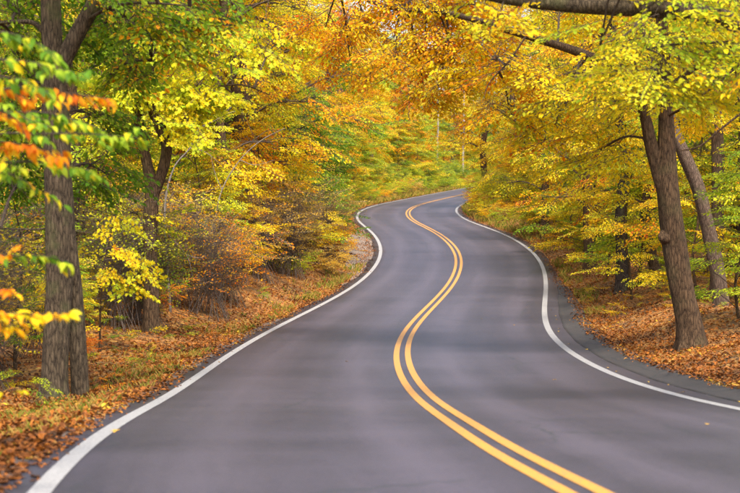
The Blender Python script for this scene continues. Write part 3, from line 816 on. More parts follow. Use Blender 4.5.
# a young maple hanging large yellow leaves beside the maple's second stem
b = hit(100, 352); DS = b[1]
hero("maple_sapling", "thin maple sapling with large clear yellow leaves between the double-stemmed maple and forked trunk", b,
     [([(b[0], b[1], b[2] - .2, 0)] + with_base(b, [(100, 320), (102, 280), (108, 245), (116, 215), (122, 190)]), [.022, .02, .017, .013, .009, .005])], [],
     [(130, 255, DS - .3, (.3, .3, .16), 5, .55), (145, 270, DS - .4, (.25, .3, .14), 4, .65), (112, 272, DS - .3, (.25, .3, .12), 4, .45), (135, 285, DS - .4, (.22, .2, .1), 3, .55), (120, 225, DS, (.3, .3, .12), 4, .4)],
     T_MAPLE, 'yellow', BARK, seg=8, scale=.75)
def dead_sapling(label, pts, rad, twigs):
    base = np.asarray(pts[0][:3]); root = obj("dead_sapling", None, loc=base); tag(root, label, "dead tree", "bare pale saplings")
    p = np.array([np.asarray(q[:3]) if len(q) == 4 else P(*q) for q in pts]) - base
    p[0, 2] -= .2
    g_ = Geo(); v, f = tube(spline(p, 40), np.linspace(rad, .006, 40), 8, .08, 1); g_.add(v, f); obj("stem", g_.mesh("dead_stem", [TWIG_P]), root)
    for t in twigs:
        g_ = Geo(); v, f = tube(spline(np.array([P(*q) for q in t]) - base, 14), np.linspace(.012, .003, 14), 5); g_.add(v, f); obj("twig", g_.mesh("dead_twig", [TWIG_P]), root)
b = hit(171, 312); d_ = b[1]
dead_sapling("bare pale-grey sapling leaning away from the forked trunk", [(*b, 0)] + [(167, 260, d_), (165, 205, d_), (174, 168, d_), (190, 148, d_), (199, 128, d_), (208, 116, d_)], .035,
             [[(190, 148, d_), (205, 152, d_ - .2), (222, 165, d_ - .3)], [(199, 128, d_), (212, 122, d_ - .2), (232, 112, d_ - .3), (246, 114, d_ - .3)], [(166, 232, d_), (178, 245, d_ - .3), (188, 258, d_ - .5), (193, 278, d_ - .5)], [(184, 254, d_ - .4), (198, 258, d_ - .4), (206, 256, d_ - .4)]])
b = hit(205, 292); d_ = b[1]
dead_sapling("bare crooked pale sapling standing in the twiggy shrubs", [(*b, 0)] + [(207, 260, d_), (214, 225, d_), (222, 190, d_), (240, 160, d_), (262, 140, d_), (285, 128, d_)], .028,
             [[(222, 190, d_), (214, 170, d_), (210, 150, d_)], [(240, 160, d_), (255, 165, d_ - .2), (275, 160, d_ - .3)], [(214, 225, d_), (228, 222, d_ - .2), (245, 208, d_ - .3)]])
# thin pale trunks by the far bend
for u_, d_, vb, vt, r_, lab, bk in ((437, 190, 190, 60, .14, "thin white trunk standing straight beyond the far bend's grassy bank", TWIG_P), (463, 206, 186, 50, .14, "thin pale trunk where the road turns out of sight", TWIG_P), (371, 150, 196, 40, .25, "mauve-grey trunk in the gloom above the grassy far bank", BARK_P), (408, 175, 190, 40, .15, "dark slim trunk above the grassy far bank", BARK_D)):
    bank_trunk("slim_tree", lab, d_, [(u_, vb), (u_, vb - 30), (u_ + 1, vb - 70), (u_, vt)], [r_, r_, r_ * .9, r_ * .7, .03], bk, [(u_ - 10, vt + 5, d_, (3, 3, 1.4), 14, .6), (u_ + 12, vt - 20, d_, (3, 3, 1.4), 14, .7)], 'gold', T_FAR)

# ------------------------------------------------------------------ prototypes
NEAR_T = [register("near_tree%d" % k, *tree_proto(200 + k, 12 + k, .17 + .02 * k, .16, 3.0, 28, 11, T_NEAR, limb_r=.045)) for k in range(3)]
BEECH = [register("beech%d" % k, *tree_proto(230 + k, 5.0 + .7 * k, .05, .10, 2.0, 24, 5, T_BEECH, blob=(.9, .9, .14), profile='cone', seg=8, limb_r=.018, droop=.14, tilt=.14)) for k in range(4)]
MID_T = [register("mid_tree%d" % k, *tree_proto(260 + k, 13 + 1.2 * k, .2, .14, 3.5, 36, 9, T_MID, limb_r=.06)) for k in range(4)]
FAR_T = [register("far_tree%d" % k, *tree_proto(290 + k, 16 + 1.5 * k, .24, .10, 4.3, 40, 8, T_FAR, blob=(1.8, 1.8, .9), limb_r=.08)) for k in range(3)]

def shrub_proto(seed, H, Rr, stems, temps, nsp, leafy=True, scale=.7, droop=0.0):
    r = np.random.default_rng(seed)
    tg, cg = Geo(), Geo()
    ends = []
    for k in range(stems):
        az = r.uniform(0, 6.28); L = H * r.uniform(.6, 1.05); o = Rr * r.uniform(.15, 1.0)
        s0 = Rr * .5 * math.sqrt(r.uniform(0, 1)); a0 = r.uniform(0, 6.28)
        p = np.array([[math.cos(a0) * s0, math.sin(a0) * s0, -.15], [math.cos(az) * o * .35, math.sin(az) * o * .35, L * .5], [math.cos(az + .2) * o, math.sin(az + .2) * o, L * (1 - .15 * o / Rr)]])
        pp = spline(p, 9); v, f = tube(pp, np.linspace(.0065, .002, 9) * max(.25, min(1.3, H / 2)) * (1.3 if leafy else 1.0), 4); tg.add(v, f)
        nb = 4 if leafy else 9
        t = r.uniform(.25, 1, nb); idx = (t * 8).astype(int)
        a = pp[idx]; e = a + np.stack([r.normal(0, .28, nb), r.normal(0, .28, nb), r.uniform(.02, .4, nb)], 1) * (H / 2.2)
        v, f = prisms(a, e, np.full(nb, .003 * min(1, H)), np.full(nb, .002 * min(1, H))); tg.add(v, f)
        ends.append(e); ends.append(pp[4:])
        if not leafy:
            a2 = np.repeat((a + e) / 2, 3, 0); e2 = a2 + r.normal(0, .2, a2.shape) + [0, 0, .08]
            v, f = prisms(a2, e2, np.full(len(a2), .0035), np.full(len(a2), .002)); tg.add(v, f)
    E_ = np.vstack(ends); n = min(nsp, len(E_)); pick = E_[r.choice(len(E_), n, replace=False)]
    ang = np.arctan2(pick[:, 1], pick[:, 0]) + r.normal(0, .7, n)
    d = np.stack([np.cos(ang), np.sin(ang), r.normal(-droop + .05, .25, n)], 1)
    up = np.stack([r.normal(0, .35, n), r.normal(0, .35, n), np.ones(n)], 1)
    clump = .5 + .22 * np.sin(pick[:, 0] * 2.3 + seed) + .15 * np.sin(pick[:, 2] * 3 + pick[:, 1] * 2)
    place_sprays(cg, temps, pick, d, up, scale * r.uniform(.7, 1.2, n), np.clip(clump + r.normal(0, .12, n), 0, 1), r)
    return tg, cg

BRUSH = [register("brush%d" % k, *shrub_proto(320 + k, 2.6 + .3 * k, 1.4, 40, T_BRUSH, 120, False, .85), bark=TWIG_B, twig=TWIG_B) for k in range(3)]
BUSH = [register("bush%d" % k, *shrub_proto(340 + k, 2.0 + .35 * k, 1.25, 22, T_BEECH, 95, True, .55), bark=TWIG) for k in range(3)]
LOWB = [register("low_bush%d" % k, *shrub_proto(360 + k, .9 + .15 * k, .9, 16, T_MID, 60, True, .38), bark=TWIG) for k in range(3)]
SEED = [register("seedling%d" % k, *shrub_proto(380 + k, .38 + .1 * k, .22, 5, T_BEECH, 7, True, .26), bark=TWIG) for k in range(3)]

R_ = random.Random(11)
taken = []
def free(x, y, dmin):
    for a, b_, d in taken:
        if dmin <= 1.3 and d > 1.3:
            if (a - x) ** 2 + (b_ - y) ** 2 < .3:
                return False
            continue
        if (a - x) ** 2 + (b_ - y) ** 2 < max(dmin, d) ** 2 * .6:
            return False
    return True

WORD = {'green': 'green', 'lime': 'yellow-green', 'yellow': 'yellow', 'gold': 'golden', 'orange': 'orange', 'rust': 'brown'}
def px(x, y):
    return 370 + x / y * F_PX

def ring(qlo, qhi, step, y0, y1, side, protos, weights, name, label, group, dmin, scl=(.85, 1.2), um=(-140, 880), bark=None, prob=1.0, category="tree", parts=("trunk", "crown"), avoid=None, sink=0.0):
    n = 0
    s = np.interp([y0, y1], CL[:, 1][:600], SS[:600]) if y1 < 205 else np.array([np.interp(y0, CL[:, 1][:560], SS[:560]), SS[-1]])
    pos = s[0]
    while pos < s[1]:
        i = int(np.searchsorted(SS, pos)); i = min(i, len(CL) - 1)
        q = qlo + (qhi - qlo) * R_.random()
        e = float(edge_r(CL[i, 1])) if side > 0 else float(edge_l(CL[i, 1]))
        x = CL[i, 0] + NR[i, 0] * side * (e + q); y = CL[i, 1] + NR[i, 1] * side * (e + q)
        pos += step * R_.uniform(.7, 1.3)
        if y < 8 or R_.random() > prob:
            continue
        u = px(x, y)
        if not (um[0] < u < um[1]):
            continue
        off, _, _ = near([x], [y])
        if abs(off[0]) < e + min(qlo, q) * .8 or not free(x, y, dmin):
            continue
        if avoid and avoid(u, y):
            continue
        pal = R_.choices(list(weights), list(weights.values()))[0]
        taken.append((x, y, dmin))
        put_tree(name, R_.choice(protos), pal, (x, y, gz(x, y) - sink), R_.uniform(0, 6.28), R_.uniform(*scl), label.format(c=WORD[pal]), category, group.format(c=WORD[pal]), bark, parts)
        n += 1
    return n

cnt = {}
FILL = [  # pixel column, depth, prototype, leaf colour, scale, what it stands by
    (215, 47, NEAR_T[0], 'yellow', 1.15, "behind the twiggy shrubs"), (285, 60, NEAR_T[1], 'green', 1.15, "behind the green verge bush"), (298, 78, NEAR_T[2], 'yellow', 1.15, "over the worn gravel verge"), (316, 106, NEAR_T[1], 'yellow', 1.45, "past the worn gravel verge"),
    (238, 52, NEAR_T[1], 'orange', 1.2, "tallest above the twiggy shrubs"), (288, 88, NEAR_T[0], 'orange', 1.4, "high behind the worn gravel verge"), (250, 54, NEAR_T[2], 'yellow', 1.0, "among the twiggy shrubs"), (60, 33, NEAR_T[2], 'lime', .9, "close behind the double-stemmed maple"), (100, 42, NEAR_T[0], 'yellow', .95, "beyond the double-stemmed maple"),
    (20, 40, NEAR_T[1], 'lime', .95, "in the gloom behind the maple"), (545, 72, NEAR_T[0], 'yellow', 1.15, "leaning over the inside of the bend"), (520, 92, NEAR_T[1], 'gold', 1.2, "above the bushes inside the bend"), (590, 56, NEAR_T[2], 'yellow', 1.0, "next to the stout blackish trunk"), (488, 112, NEAR_T[0], 'gold', 1.5, "where the road leaves the view"),
    (660, 46, NEAR_T[1], 'yellow', .9, "between the dark trunks on the bank"), (745, 40, NEAR_T[0], 'lime', .85, "beside the slanting pale trunk"), (395, 215, FAR_T[0], 'gold', 1.2, "straight beyond the far bend"), (430, 225, FAR_T[1], 'orange', 1.25, "facing the far bend"), (360, 205, FAR_T[2], 'yellow', 1.2, "behind the grassy far bank"), (470, 235, FAR_T[0], 'gold', 1.25, "farthest along the far bend"),
    (415, 245, FAR_T[2], 'orange', 1.35, "at the very back of the far wood"), (375, 165, MID_T[0], 'orange', 1.1, "at the top of the grassy far bank"), (350, 140, MID_T[1], 'gold', 1.15, "on the grassy far bank"), (410, 195, MID_T[2], 'yellow', 1.1, "at the foot of the far wood"), (335, 120, MID_T[3], 'orange', 1.1, "before the grassy far bank"),
]
for (u_, d_, pr, pal, sc_, wh) in FILL:
    x_ = (u_ - 370) / F_PX * d_; taken.append((x_, d_, 3))
    put_tree("woodland_tree", pr, pal, (x_, d_, gz(x_, d_)), R_.uniform(0, 6.28), sc_, "tree with %s crown %s" % (WORD[pal], wh), "tree", "single woodland trees")
FILL2 = [(305, 60, 1, 'green', 1.0, "filling the verge before the gravel patch"), (310, 66, 2, 'green', 1.0, "tallest beside the worn gravel verge"), (290, 56, 0, 'yellow', .8, "between the twiggy shrubs and the gravel verge"), (262, 50, 3, 'gold', .7, "half hidden by twiggy shrubs"), (225, 46, 0, 'yellow', .8, "rising from the twiggy shrubs"),
    (15, 26, 2, 'green', .6, "against the double-stemmed maple"), (90, 36, 3, 'yellow', .7, "behind the maple's second stem"), (195, 43, 2, 'lime', .75, "by the forked grey trunk's litter"),
    (540, 76, 0, 'yellow', .8, "hanging over the bushes inside the bend"), (576, 66, 1, 'lime', .95, "at the corner of the littered bank"), (585, 58, 2, 'yellow', .9, "in front of the stout blackish trunk"), (606, 52, 3, 'yellow', .85, "screening the dark upright trunk"), (640, 47, 0, 'lime', .85, "between the dark upright trunk and the oak"), (632, 43, 2, 'yellow', .7, "low before the dark upright trunk"),
    (524, 98, 1, 'gold', 1.0, "by the road where it bends out of view"), (740, 31, 1, 'lime', .62, "under the slanting pale trunk"), (700, 38, 3, 'yellow', .75, "behind the knotted oak's foot"), (316, 72, 1, 'green', .95, "at the head of the worn gravel verge"), (304, 69, 3, 'green', 1.0, "crowding the worn gravel verge"), (318, 88, 0, 'green', .9, "past the head of the gravel verge"), (492, 128, 2, 'lime', 1.2, "closing the bend"), (484, 146, 0, 'yellow', 1.2, "hiding the road's far end"), (500, 150, 3, 'green', 1.2, "filling the gap at the road's far end"), (530, 165, 1, 'lime', 1.3, "deep behind the road's far end")]
for (u_, d_, k_, pal, sc_, wh) in FILL2:
    x_ = (u_ - 370) / F_PX * d_; taken.append((x_, d_, 1.2))
    put_tree("beech_sapling", BEECH[k_], pal, (x_, d_, gz(x_, d_)), R_.uniform(0, 6.28), sc_, "young beech with %s leaves %s" % (WORD[pal], wh), "tree", "single beech saplings")
RW = {'yellow': 6, 'lime': 6, 'green': 1}
LW = {'lime': 4, 'yellow': 4, 'gold': 2, 'orange': 1, 'green': 1}
FW = {'gold': 2, 'orange': 2, 'yellow': 4, 'lime': 5, 'green': 2}
def view_r(u, y):      # keep the trunks of the near right-hand bank in view
    return y < 50 and 640 < u < 730 and y < 34
# right-hand side
cnt['r1'] = ring(4.5, 9, 4.5, 46, 110, 1, NEAR_T, RW, "woodland_tree", "slim tree with {c} crown in the wood on the bank behind the knotted oak", "{c} trees on the bank behind the knotted oak", 3.5)
cnt['r2'] = ring(9, 17, 4.5, 34, 150, 1, MID_T, RW, "woodland_tree", "tree with {c} crown deep in the wood behind the knotted oak", "{c} trees deep behind the knotted oak", 4)
cnt['r3'] = ring(17, 34, 5, 45, 230, 1, FAR_T, RW, "woodland_tree", "tall {c} tree at the back of the wood behind the knotted oak", "{c} trees at the back of the oak's wood", 5)
cnt['r4'] = ring(3.4, 9, 1.8, 36, 120, 1, BEECH, {'yellow': 5, 'lime': 4, 'green': 1}, "beech_sapling", "young beech with flat tiers of {c} leaves on the bank behind the oak", "{c} beech saplings behind the knotted oak", 1.6, avoid=lambda u, y: y < 40 and 655 < u < 712)
# left-hand side
cnt['l1'] = ring(4.5, 9, 5.0, 40, 120, -1, NEAR_T, LW, "woodland_tree", "slim tree with {c} crown behind the brushy verge opposite the oak", "{c} trees behind the brushy verge", 3.5)
cnt['l2'] = ring(9, 17, 4.5, 34, 150, -1, MID_T, LW, "woodland_tree", "tree with {c} crown deep in the wood behind the double-stemmed maple", "{c} trees deep behind the maple", 4)
cnt['l3'] = ring(17, 36, 5, 40, 230, -1, FAR_T, LW, "woodland_tree", "tall {c} tree at the back of the wood behind the double-stemmed maple", "{c} trees at the back of the maple's wood", 5)
cnt['l4'] = ring(3.6, 9, 3.4, 44, 120, -1, BEECH, {'lime': 4, 'yellow': 3, 'green': 2, 'gold': 2}, "beech_sapling", "young beech with flat tiers of {c} leaves behind the brushy verge", "{c} beech saplings behind the brushy verge", 1.8, avoid=lambda u, y: y > 64 and u > 310)
# beyond the far bend
for side in (-1, 1):
    cnt['f%d' % side] = ring(5, 11, 4, 110, 260, side, MID_T, FW, "woodland_tree", "tree with {c} crown lining the far bend of the road", "{c} trees lining the far bend", 4)
    cnt['g%d' % side] = ring(11, 32, 4.2, 130, 300, side, FAR_T, FW, "woodland_tree", "tall {c} tree in the wood beyond the far bend", "{c} trees in the wood beyond the far bend", 5)
    cnt['h%d' % side] = ring(3.0, 7, 3, 120, 240, side, BEECH, {'lime': 5, 'green': 3, 'yellow': 3}, "beech_sapling", "young beech with {c} leaves under the trees along the far bend", "{c} beech saplings along the far bend", 1.8, scl=(.9, 1.4))
# shrubs
cnt['s1'] = ring(1.4, 8, .32, 35, 66, -1, BRUSH, {'rust': 6, 'gold': 1, 'orange': 1}, "brush_shrub", "tangled bare-twigged shrub with sparse {c} leaves on the littered verge", "{c} twiggy shrubs on the littered verge", .8, category="shrub", parts=("stem", "foliage"), um=(165, 330))
cnt['s2'] = ring(2.0, 9, .7, 22, 60, -1, BRUSH, {'rust': 4, 'lime': 1, 'yellow': 1}, "brush_shrub", "thin twiggy shrub with sparse {c} leaves behind the double-stemmed maple", "{c} twiggy shrubs behind the maple", 1.0, category="shrub", parts=("stem", "foliage"), um=(-60, 200), avoid=lambda u, y: y < 30 and u > 60)
cnt['s3'] = ring(1.0, 4, .7, 58, 90, -1, BUSH, {'green': 4, 'lime': 4, 'orange': 1}, "leafy_bush", "dense bush of {c} leaves beside the worn gravel verge", "{c} bushes beside the gravel verge", 1.0, category="bush", parts=("stem", "foliage"), avoid=lambda u, y: u > 324)
cnt['s4'] = ring(.8, 2.6, 1.1, 54, 90, -1, LOWB, {'orange': 4, 'rust': 2, 'gold': 2}, "low_bush", "low bush with {c} leaves spilling towards the worn gravel verge", "{c} low bushes by the gravel verge", .7, category="bush", parts=("stem", "foliage"), avoid=lambda u, y: u > 342 or (y > 74 and u > 335))
cnt['s5'] = ring(1.2, 5, 1.3, 58, 150, 1, BUSH, {'lime': 4, 'yellow': 3, 'green': 2, 'gold': 1}, "leafy_bush", "leafy {c} bush on the inside of the bend opposite the gravel verge", "{c} bushes on the inside of the bend", 1.0, category="bush", parts=("stem", "foliage"))
cnt['s6'] = ring(.7, 2.4, 1.6, 56, 150, 1, LOWB, {'rust': 2, 'yellow': 3, 'orange': 1, 'lime': 2}, "low_bush", "low {c} bush at the road's edge inside the bend", "{c} low bushes inside the bend", .7, category="bush", parts=("stem", "foliage"))
cnt['s7'] = ring(2.6, 6, 1.6, 108, 220, -1, BUSH, {'lime': 4, 'green': 4, 'yellow': 2}, "leafy_bush", "leafy {c} bush at the wood's edge around the far bend", "{c} bushes around the far bend", 1.2, category="bush", parts=("stem", "foliage"))
cnt['s8'] = ring(1.6, 4.0, .8, 34, 60, -1, LOWB, {'gold': 2, 'rust': 4, 'yellow': 1, 'orange': 2, 'lime': 1}, "low_bush", "low bush with {c} leaves in front of the twiggy shrubs", "{c} low bushes before the twiggy shrubs", .6, category="bush", parts=("stem", "foliage"), scl=(.7, 1.15))
cnt['s9'] = ring(1.5, 5, .9, 38, 62, -1, BUSH, {'yellow': 3, 'gold': 3, 'lime': 3, 'orange': 2}, "leafy_bush", "leafy {c} bush growing up through the twiggy shrubs", "{c} bushes among the twiggy shrubs", .8, category="bush", parts=("stem", "foliage"))
cnt['s10'] = ring(1.0, 3.2, 1.6, 105, 220, -1, LOWB, {'gold': 1, 'rust': 2, 'lime': 4, 'green': 3}, "low_bush", "low {c} bush on the grassy far bank", "{c} low bushes on the far bank", .8, category="bush", parts=("stem", "foliage"), scl=(.9, 1.5))
cnt['s11'] = ring(2.2, 8, .8, 17, 36, -1, LOWB, {'gold': 2, 'rust': 3, 'lime': 3, 'green': 2, 'orange': 2}, "low_bush", "small low bush with {c} leaves in the litter behind the double-stemmed maple", "{c} low bushes behind the maple", .5, category="bush", parts=("stem", "foliage"), scl=(.4, .75), avoid=lambda u, y: y < 22 and u > 25)
cnt['s12'] = ring(2.5, 7, 1.2, 26, 46, 1, LOWB, {'gold': 2, 'rust': 2, 'lime': 3, 'yellow': 3}, "low_bush", "small low bush with {c} leaves in the litter around the knotted oak", "{c} low bushes around the knotted oak", .6, category="bush", parts=("stem", "foliage"), scl=(.4, .7), avoid=lambda u, y: y < 31 and u < 710)
cnt['s13'] = ring(3.0, 9, 1.0, 25, 44, -1, BUSH, {'lime': 4, 'yellow': 3, 'rust': 3, 'green': 1}, "leafy_bush", "leafy {c} bush between the double-stemmed maple and the forked trunk", "{c} bushes between the maple and the forked trunk", .8, category="bush", parts=("stem", "foliage"), um=(-60, 230), scl=(.6, 1.0), avoid=lambda u, y: 135 < u < 168 and y < 40)
# small plants rooted in the litter
cnt['p1'] = ring(.5, 4, 1.1, 12, 46, 1, SEED, {'yellow': 4, 'lime': 2}, "seedling", "tiny {c}-leaved seedling rooted in litter near the knotted oak", "{c} seedlings near the knotted oak", .35, category="seedling", parts=("stem", "foliage"), um=(0, 760))
cnt['p2'] = ring(.7, 5, .8, 13, 45, -1, SEED, {'yellow': 3, 'lime': 2, 'green': 2, 'orange': 2}, "seedling", "tiny {c}-leaved seedling in the litter along the maple's verge", "{c} seedlings along the maple's verge", .35, category="seedling", parts=("stem", "foliage"), um=(-20, 760))
print("COUNTS", cnt)

# ------------------------------------------------------------------ litter and grass
def leaf_litter():
    r = np.random.default_rng(99)
    P_ = []
    for side, n in ((1, 66000), (-1, 76000)):
        i = r.choice(len(CL), n, p=(lambda w: w / w.sum())(np.where((CL[:, 1] > 7) & (CL[:, 1] < 150), 1 / np.clip(CL[:, 1], 12, None) ** 1.2, 0)))
        q = r.exponential(2.3, n) + (-.18 if side > 0 else -.06) + .1 * r.normal(0, 1, n)
        e = np.where(side > 0, edge_r(CL[i, 1]), edge_l(CL[i, 1]))
        t = r.uniform(-.3, .3, n)
        x = CL[i, 0] + NR[i, 0] * side * (e + q) + t * NR[i, 1]; y = CL[i, 1] + NR[i, 1] * side * (e + q) - t * NR[i, 0]
        k = np.abs(px(x, y) - 370) < 420
        P_.append(np.stack([x, y], 1)[k])
    p = np.vstack(P_); n = len(p)
    off, zr, ii = near(p[:, 0], p[:, 1])
    e = np.where(off > 0, edge_r(CL[ii, 1]), edge_l(CL[ii, 1]))
    on = np.abs(off) < e
    berm = (off > W + .4) & (CL[ii, 1] < 56) & on
    z = np.where(on, zr + .012 + .08 * berm, ground_z(p[:, 0], p[:, 1]) + r.uniform(.005, .07, n))
    az = r.uniform(0, 6.28, n); til = np.where(on, .08, .5)
    d = np.stack([np.cos(az), np.sin(az), r.normal(0, 1, n) * til], 1)
    nm = np.stack([r.normal(0, 1, n) * til, r.normal(0, 1, n) * til, np.ones(n)], 1)
    LV, LF = leaf_shape('hi'); LV = LV * [1, 1.2, 2.2]
    s = .032 + .062 * r.uniform(0, 1, n) ** 1.5
    V = np.concatenate([p, z[:, None]], 1)[:, None] + np.einsum('nij,kj->nki', frames(d, nm), LV) * s[:, None, None]
    clump = .5 + .2 * np.sin(p[:, 0] * 1.3 + .7 * p[:, 1]) + .15 * np.sin(p[:, 1] * 2.1 - p[:, 0])
    c = np.stack([np.repeat(np.clip(clump + r.normal(0, .2, n), 0, 1), len(LV)), np.repeat(r.uniform(0, 1, n), len(LV))], 1)
    g = Geo(); g.add(V.reshape(-1, 3), (LF[None] + (np.arange(n) * len(LV))[:, None, None]).reshape(-1, 3), 0, c)
    m = leaf_mat("leaf_litter", [(.12, (.045, .02, .008)), (.3, (.14, .05, .014)), (.46, (.26, .085, .016)), (.62, (.36, .125, .018)), (.76, (.26, .15, .045)), (.86, (.44, .22, .024)), (1, (.58, .42, .025))], .1)
    tag(obj("leaf_litter", g.mesh("leaf_litter", [m], smooth=False, attr=True)), "fallen brown and orange leaves covering both verges", "leaf litter", kind="stuff")
leaf_litter()

def grass():
    r = np.random.default_rng(5)
    A, B_ = [], []
    for side, n, q0, y0, y1 in ((-1, 1500, .8, 9, 30), (1, 500, .4, 40, 62), (-1, 4500, 1.2, 92, 190), (1, 2600, .8, 66, 150), (-1, 700, .5, 34, 60)):
        w = np.where((CL[:, 1] > y0) & (CL[:, 1] < y1), 1., 0); i = r.choice(len(CL), n, p=w / w.sum())
        q = .1 + np.abs(r.normal(0, q0, n)); e = np.where(side > 0, edge_r(CL[i, 1]), edge_l(CL[i, 1]))
        x = CL[i, 0] + NR[i, 0] * side * (e + q); y = CL[i, 1] + NR[i, 1] * side * (e + q)
        keep = (np.sin(x * 2.2 + y * .9) + np.sin(y * 1.7 - x)) > -.5
        A.append(np.stack([x, y], 1)[keep])
    p = np.vstack(A); n = len(p); z = ground_z(p[:, 0], p[:, 1]) - .02
    far_ = np.clip(p[:, 1] / 60, .55, 2.0)
    V = np.zeros((n, 3, 4, 3)); h = r.uniform(.10, .28, (n, 3)) * np.clip(far_, .6, 1.5)[:, None]
    az = r.uniform(0, 6.28, (n, 3)); w_ = .007 * far_[:, None] * np.ones((1, 3))
    b0 = np.concatenate([p, z[:, None]], 1)[:, None] + np.concatenate([r.normal(0, .035, (n, 3, 2)), np.zeros((n, 3, 1))], 2)
    sd = np.stack([-np.sin(az), np.cos(az), 0 * az], -1); dr = np.stack([np.cos(az), np.sin(az), 0 * az], -1)
    up = np.array([0, 0, 1.])
    V[:, :, 0] = b0 - sd * w_[..., None]; V[:, :, 1] = b0 + sd * w_[..., None]
    V[:, :, 2] = b0 + dr * (h * .18)[..., None] + up * (h * .62)[..., None]
    V[:, :, 3] = b0 + dr * (h * .55)[..., None] + up * h[..., None]
    V = V.reshape(-1, 4, 3); m = len(V)
    c = np.stack([np.repeat(np.repeat(r.uniform(0, 1, n), 3), 4), np.repeat(r.uniform(0, 1, m), 4)], 1)
    f = np.array([[0, 1, 2], [0, 2, 3], [1, 3, 2]])
    g = Geo(); g.add(V.reshape(-1, 3), (f[None] + (np.arange(m) * 4)[:, None, None]).reshape(-1, 3), 0, c)
    mt = leaf_mat("grass_blade", [(.05, (.07, .13, .015)), (.35, (.16, .20, .02)), (.6, (.38, .27, .05)), (.9, (.46, .28, .08))], .3)
    tag(obj("grass", g.mesh("grass", [mt], smooth=False, attr=True)), "short yellowing grass along the road's edges", "grass", kind="stuff")
grass()

# ------------------------------------------------------------------ close branches with single leaves
LEAF_MESH = []
for k, (v0, shp) in enumerate([(.2, 'long'), (.4, 'long'), (.6, 'long'), (.8, 'long')]):
    LV, LF = leaf_shape(shp); LV = LV * [1, 1.25, 1.2 + .5 * k]
    g = Geo(); g.add(LV, LF, 0, np.full((len(LV), 2), v0))
    LEAF_MESH.append(g.mesh("leaf", [LEAF['green']], smooth=True, attr=True))

def close_branch(root, base, pts, pal, n, size, seed, droop=.5, spread=.16, twigs=7, label=None):
    r = np.random.default_rng(seed)
    p = np.array([P(*q) for q in pts]) - base
    pp = spline(p, 24); g = Geo(); v, f = tube(pp, np.linspace(.011, .0025, 24), 6); g.add(v, f)
    t0 = unit(np.gradient(pp, axis=0))
    anc, tip = [], []
    for k in range(twigs):
        j = int(6 + 17 * (k + .5) / twigs); sd = 1 if k % 2 else -1
        side = unit(np.cross(t0[j], [0, 0, 1.])) * sd
        e = pp[j] + unit(t0[j] * .7 + side * r.uniform(.5, 1) + np.array([0, 0, r.normal(-.15, .2)])) * spread * r.uniform(.6, 1.5)
        anc.append(pp[j]); tip.append(e)
    v, f = prisms(anc, tip, np.full(twigs, .004), np.full(twigs, .002)); g.add(v, f)
    br = obj("branch", g.mesh("branch", [TWIG]), root)
    if label:
        br["label"] = label
    for k in range(n):
        if k % 3 == 0:
            j = r.integers(8, 24); a = pp[j]; d = t0[j]
        else:
            q = r.integers(0, twigs); u = r.uniform(.25, 1); a = np.array(anc[q]) * (1 - u) + np.array(tip[q]) * u; d = unit(np.array(tip[q]) - np.array(anc[q]))
        side = unit(np.cross(d, [0, 0, 1.])) * (1 if r.random() < .5 else -1)
        d = unit(d * .6 + side * r.uniform(.2, .9) + np.array([0, 0, -droop + r.normal(0, .2)]))
        M = frames(d[None], (np.array([0, -.35, 1.]) + r.normal(0, .4, 3))[None])[0]
        lf = obj("leaf", LEAF_MESH[r.integers(0, 4)], br)
        s = size * r.uniform(.7, 1.2)
        from mathutils import Matrix
        m4 = Matrix([[*(M[0] * s), a[0]], [*(M[1] * s), a[1]], [*(M[2] * s), a[2]], [0, 0, 0, 1]])
        lf.matrix_local = m4
        lf.material_slots[0].link = 'OBJECT'; lf.material_slots[0].material = LEAF[pal]

def close_sapling(name, label, x, y, H, specs):
    base = np.array([x, y, gz(x, y)])
    root = obj(name, None, loc=base); tag(root, label, "sapling")
    path = np.array([[0, 0, -.2], [.03, .02, H * .35], [-.03, .05, H * .7], [.02, 0, H]])
    g = Geo(); pp = spline(path, 30); v, f = tube(pp, np.linspace(.035, .01, 30), 10, .05, 2); g.add(v, f)
    obj("trunk", g.mesh("trunk", [BARK]), root)
    for k, (pts, pal, n, size, kw) in enumerate(specs):
        p_end = P(*pts[0]) - base
        a = pp[np.abs(pp[:, 2] - (p_end[2] - .25)).argmin()] + base
        d = a[1]; u = 370 + a[0] / d * F_PX; v_ = HORIZON - (a[2] - CAM_Z) / d * F_PX
        close_branch(root, base, [(u, v_, d)] + list(pts), pal, n, size, 500 + k + int(x * -31), **kw)

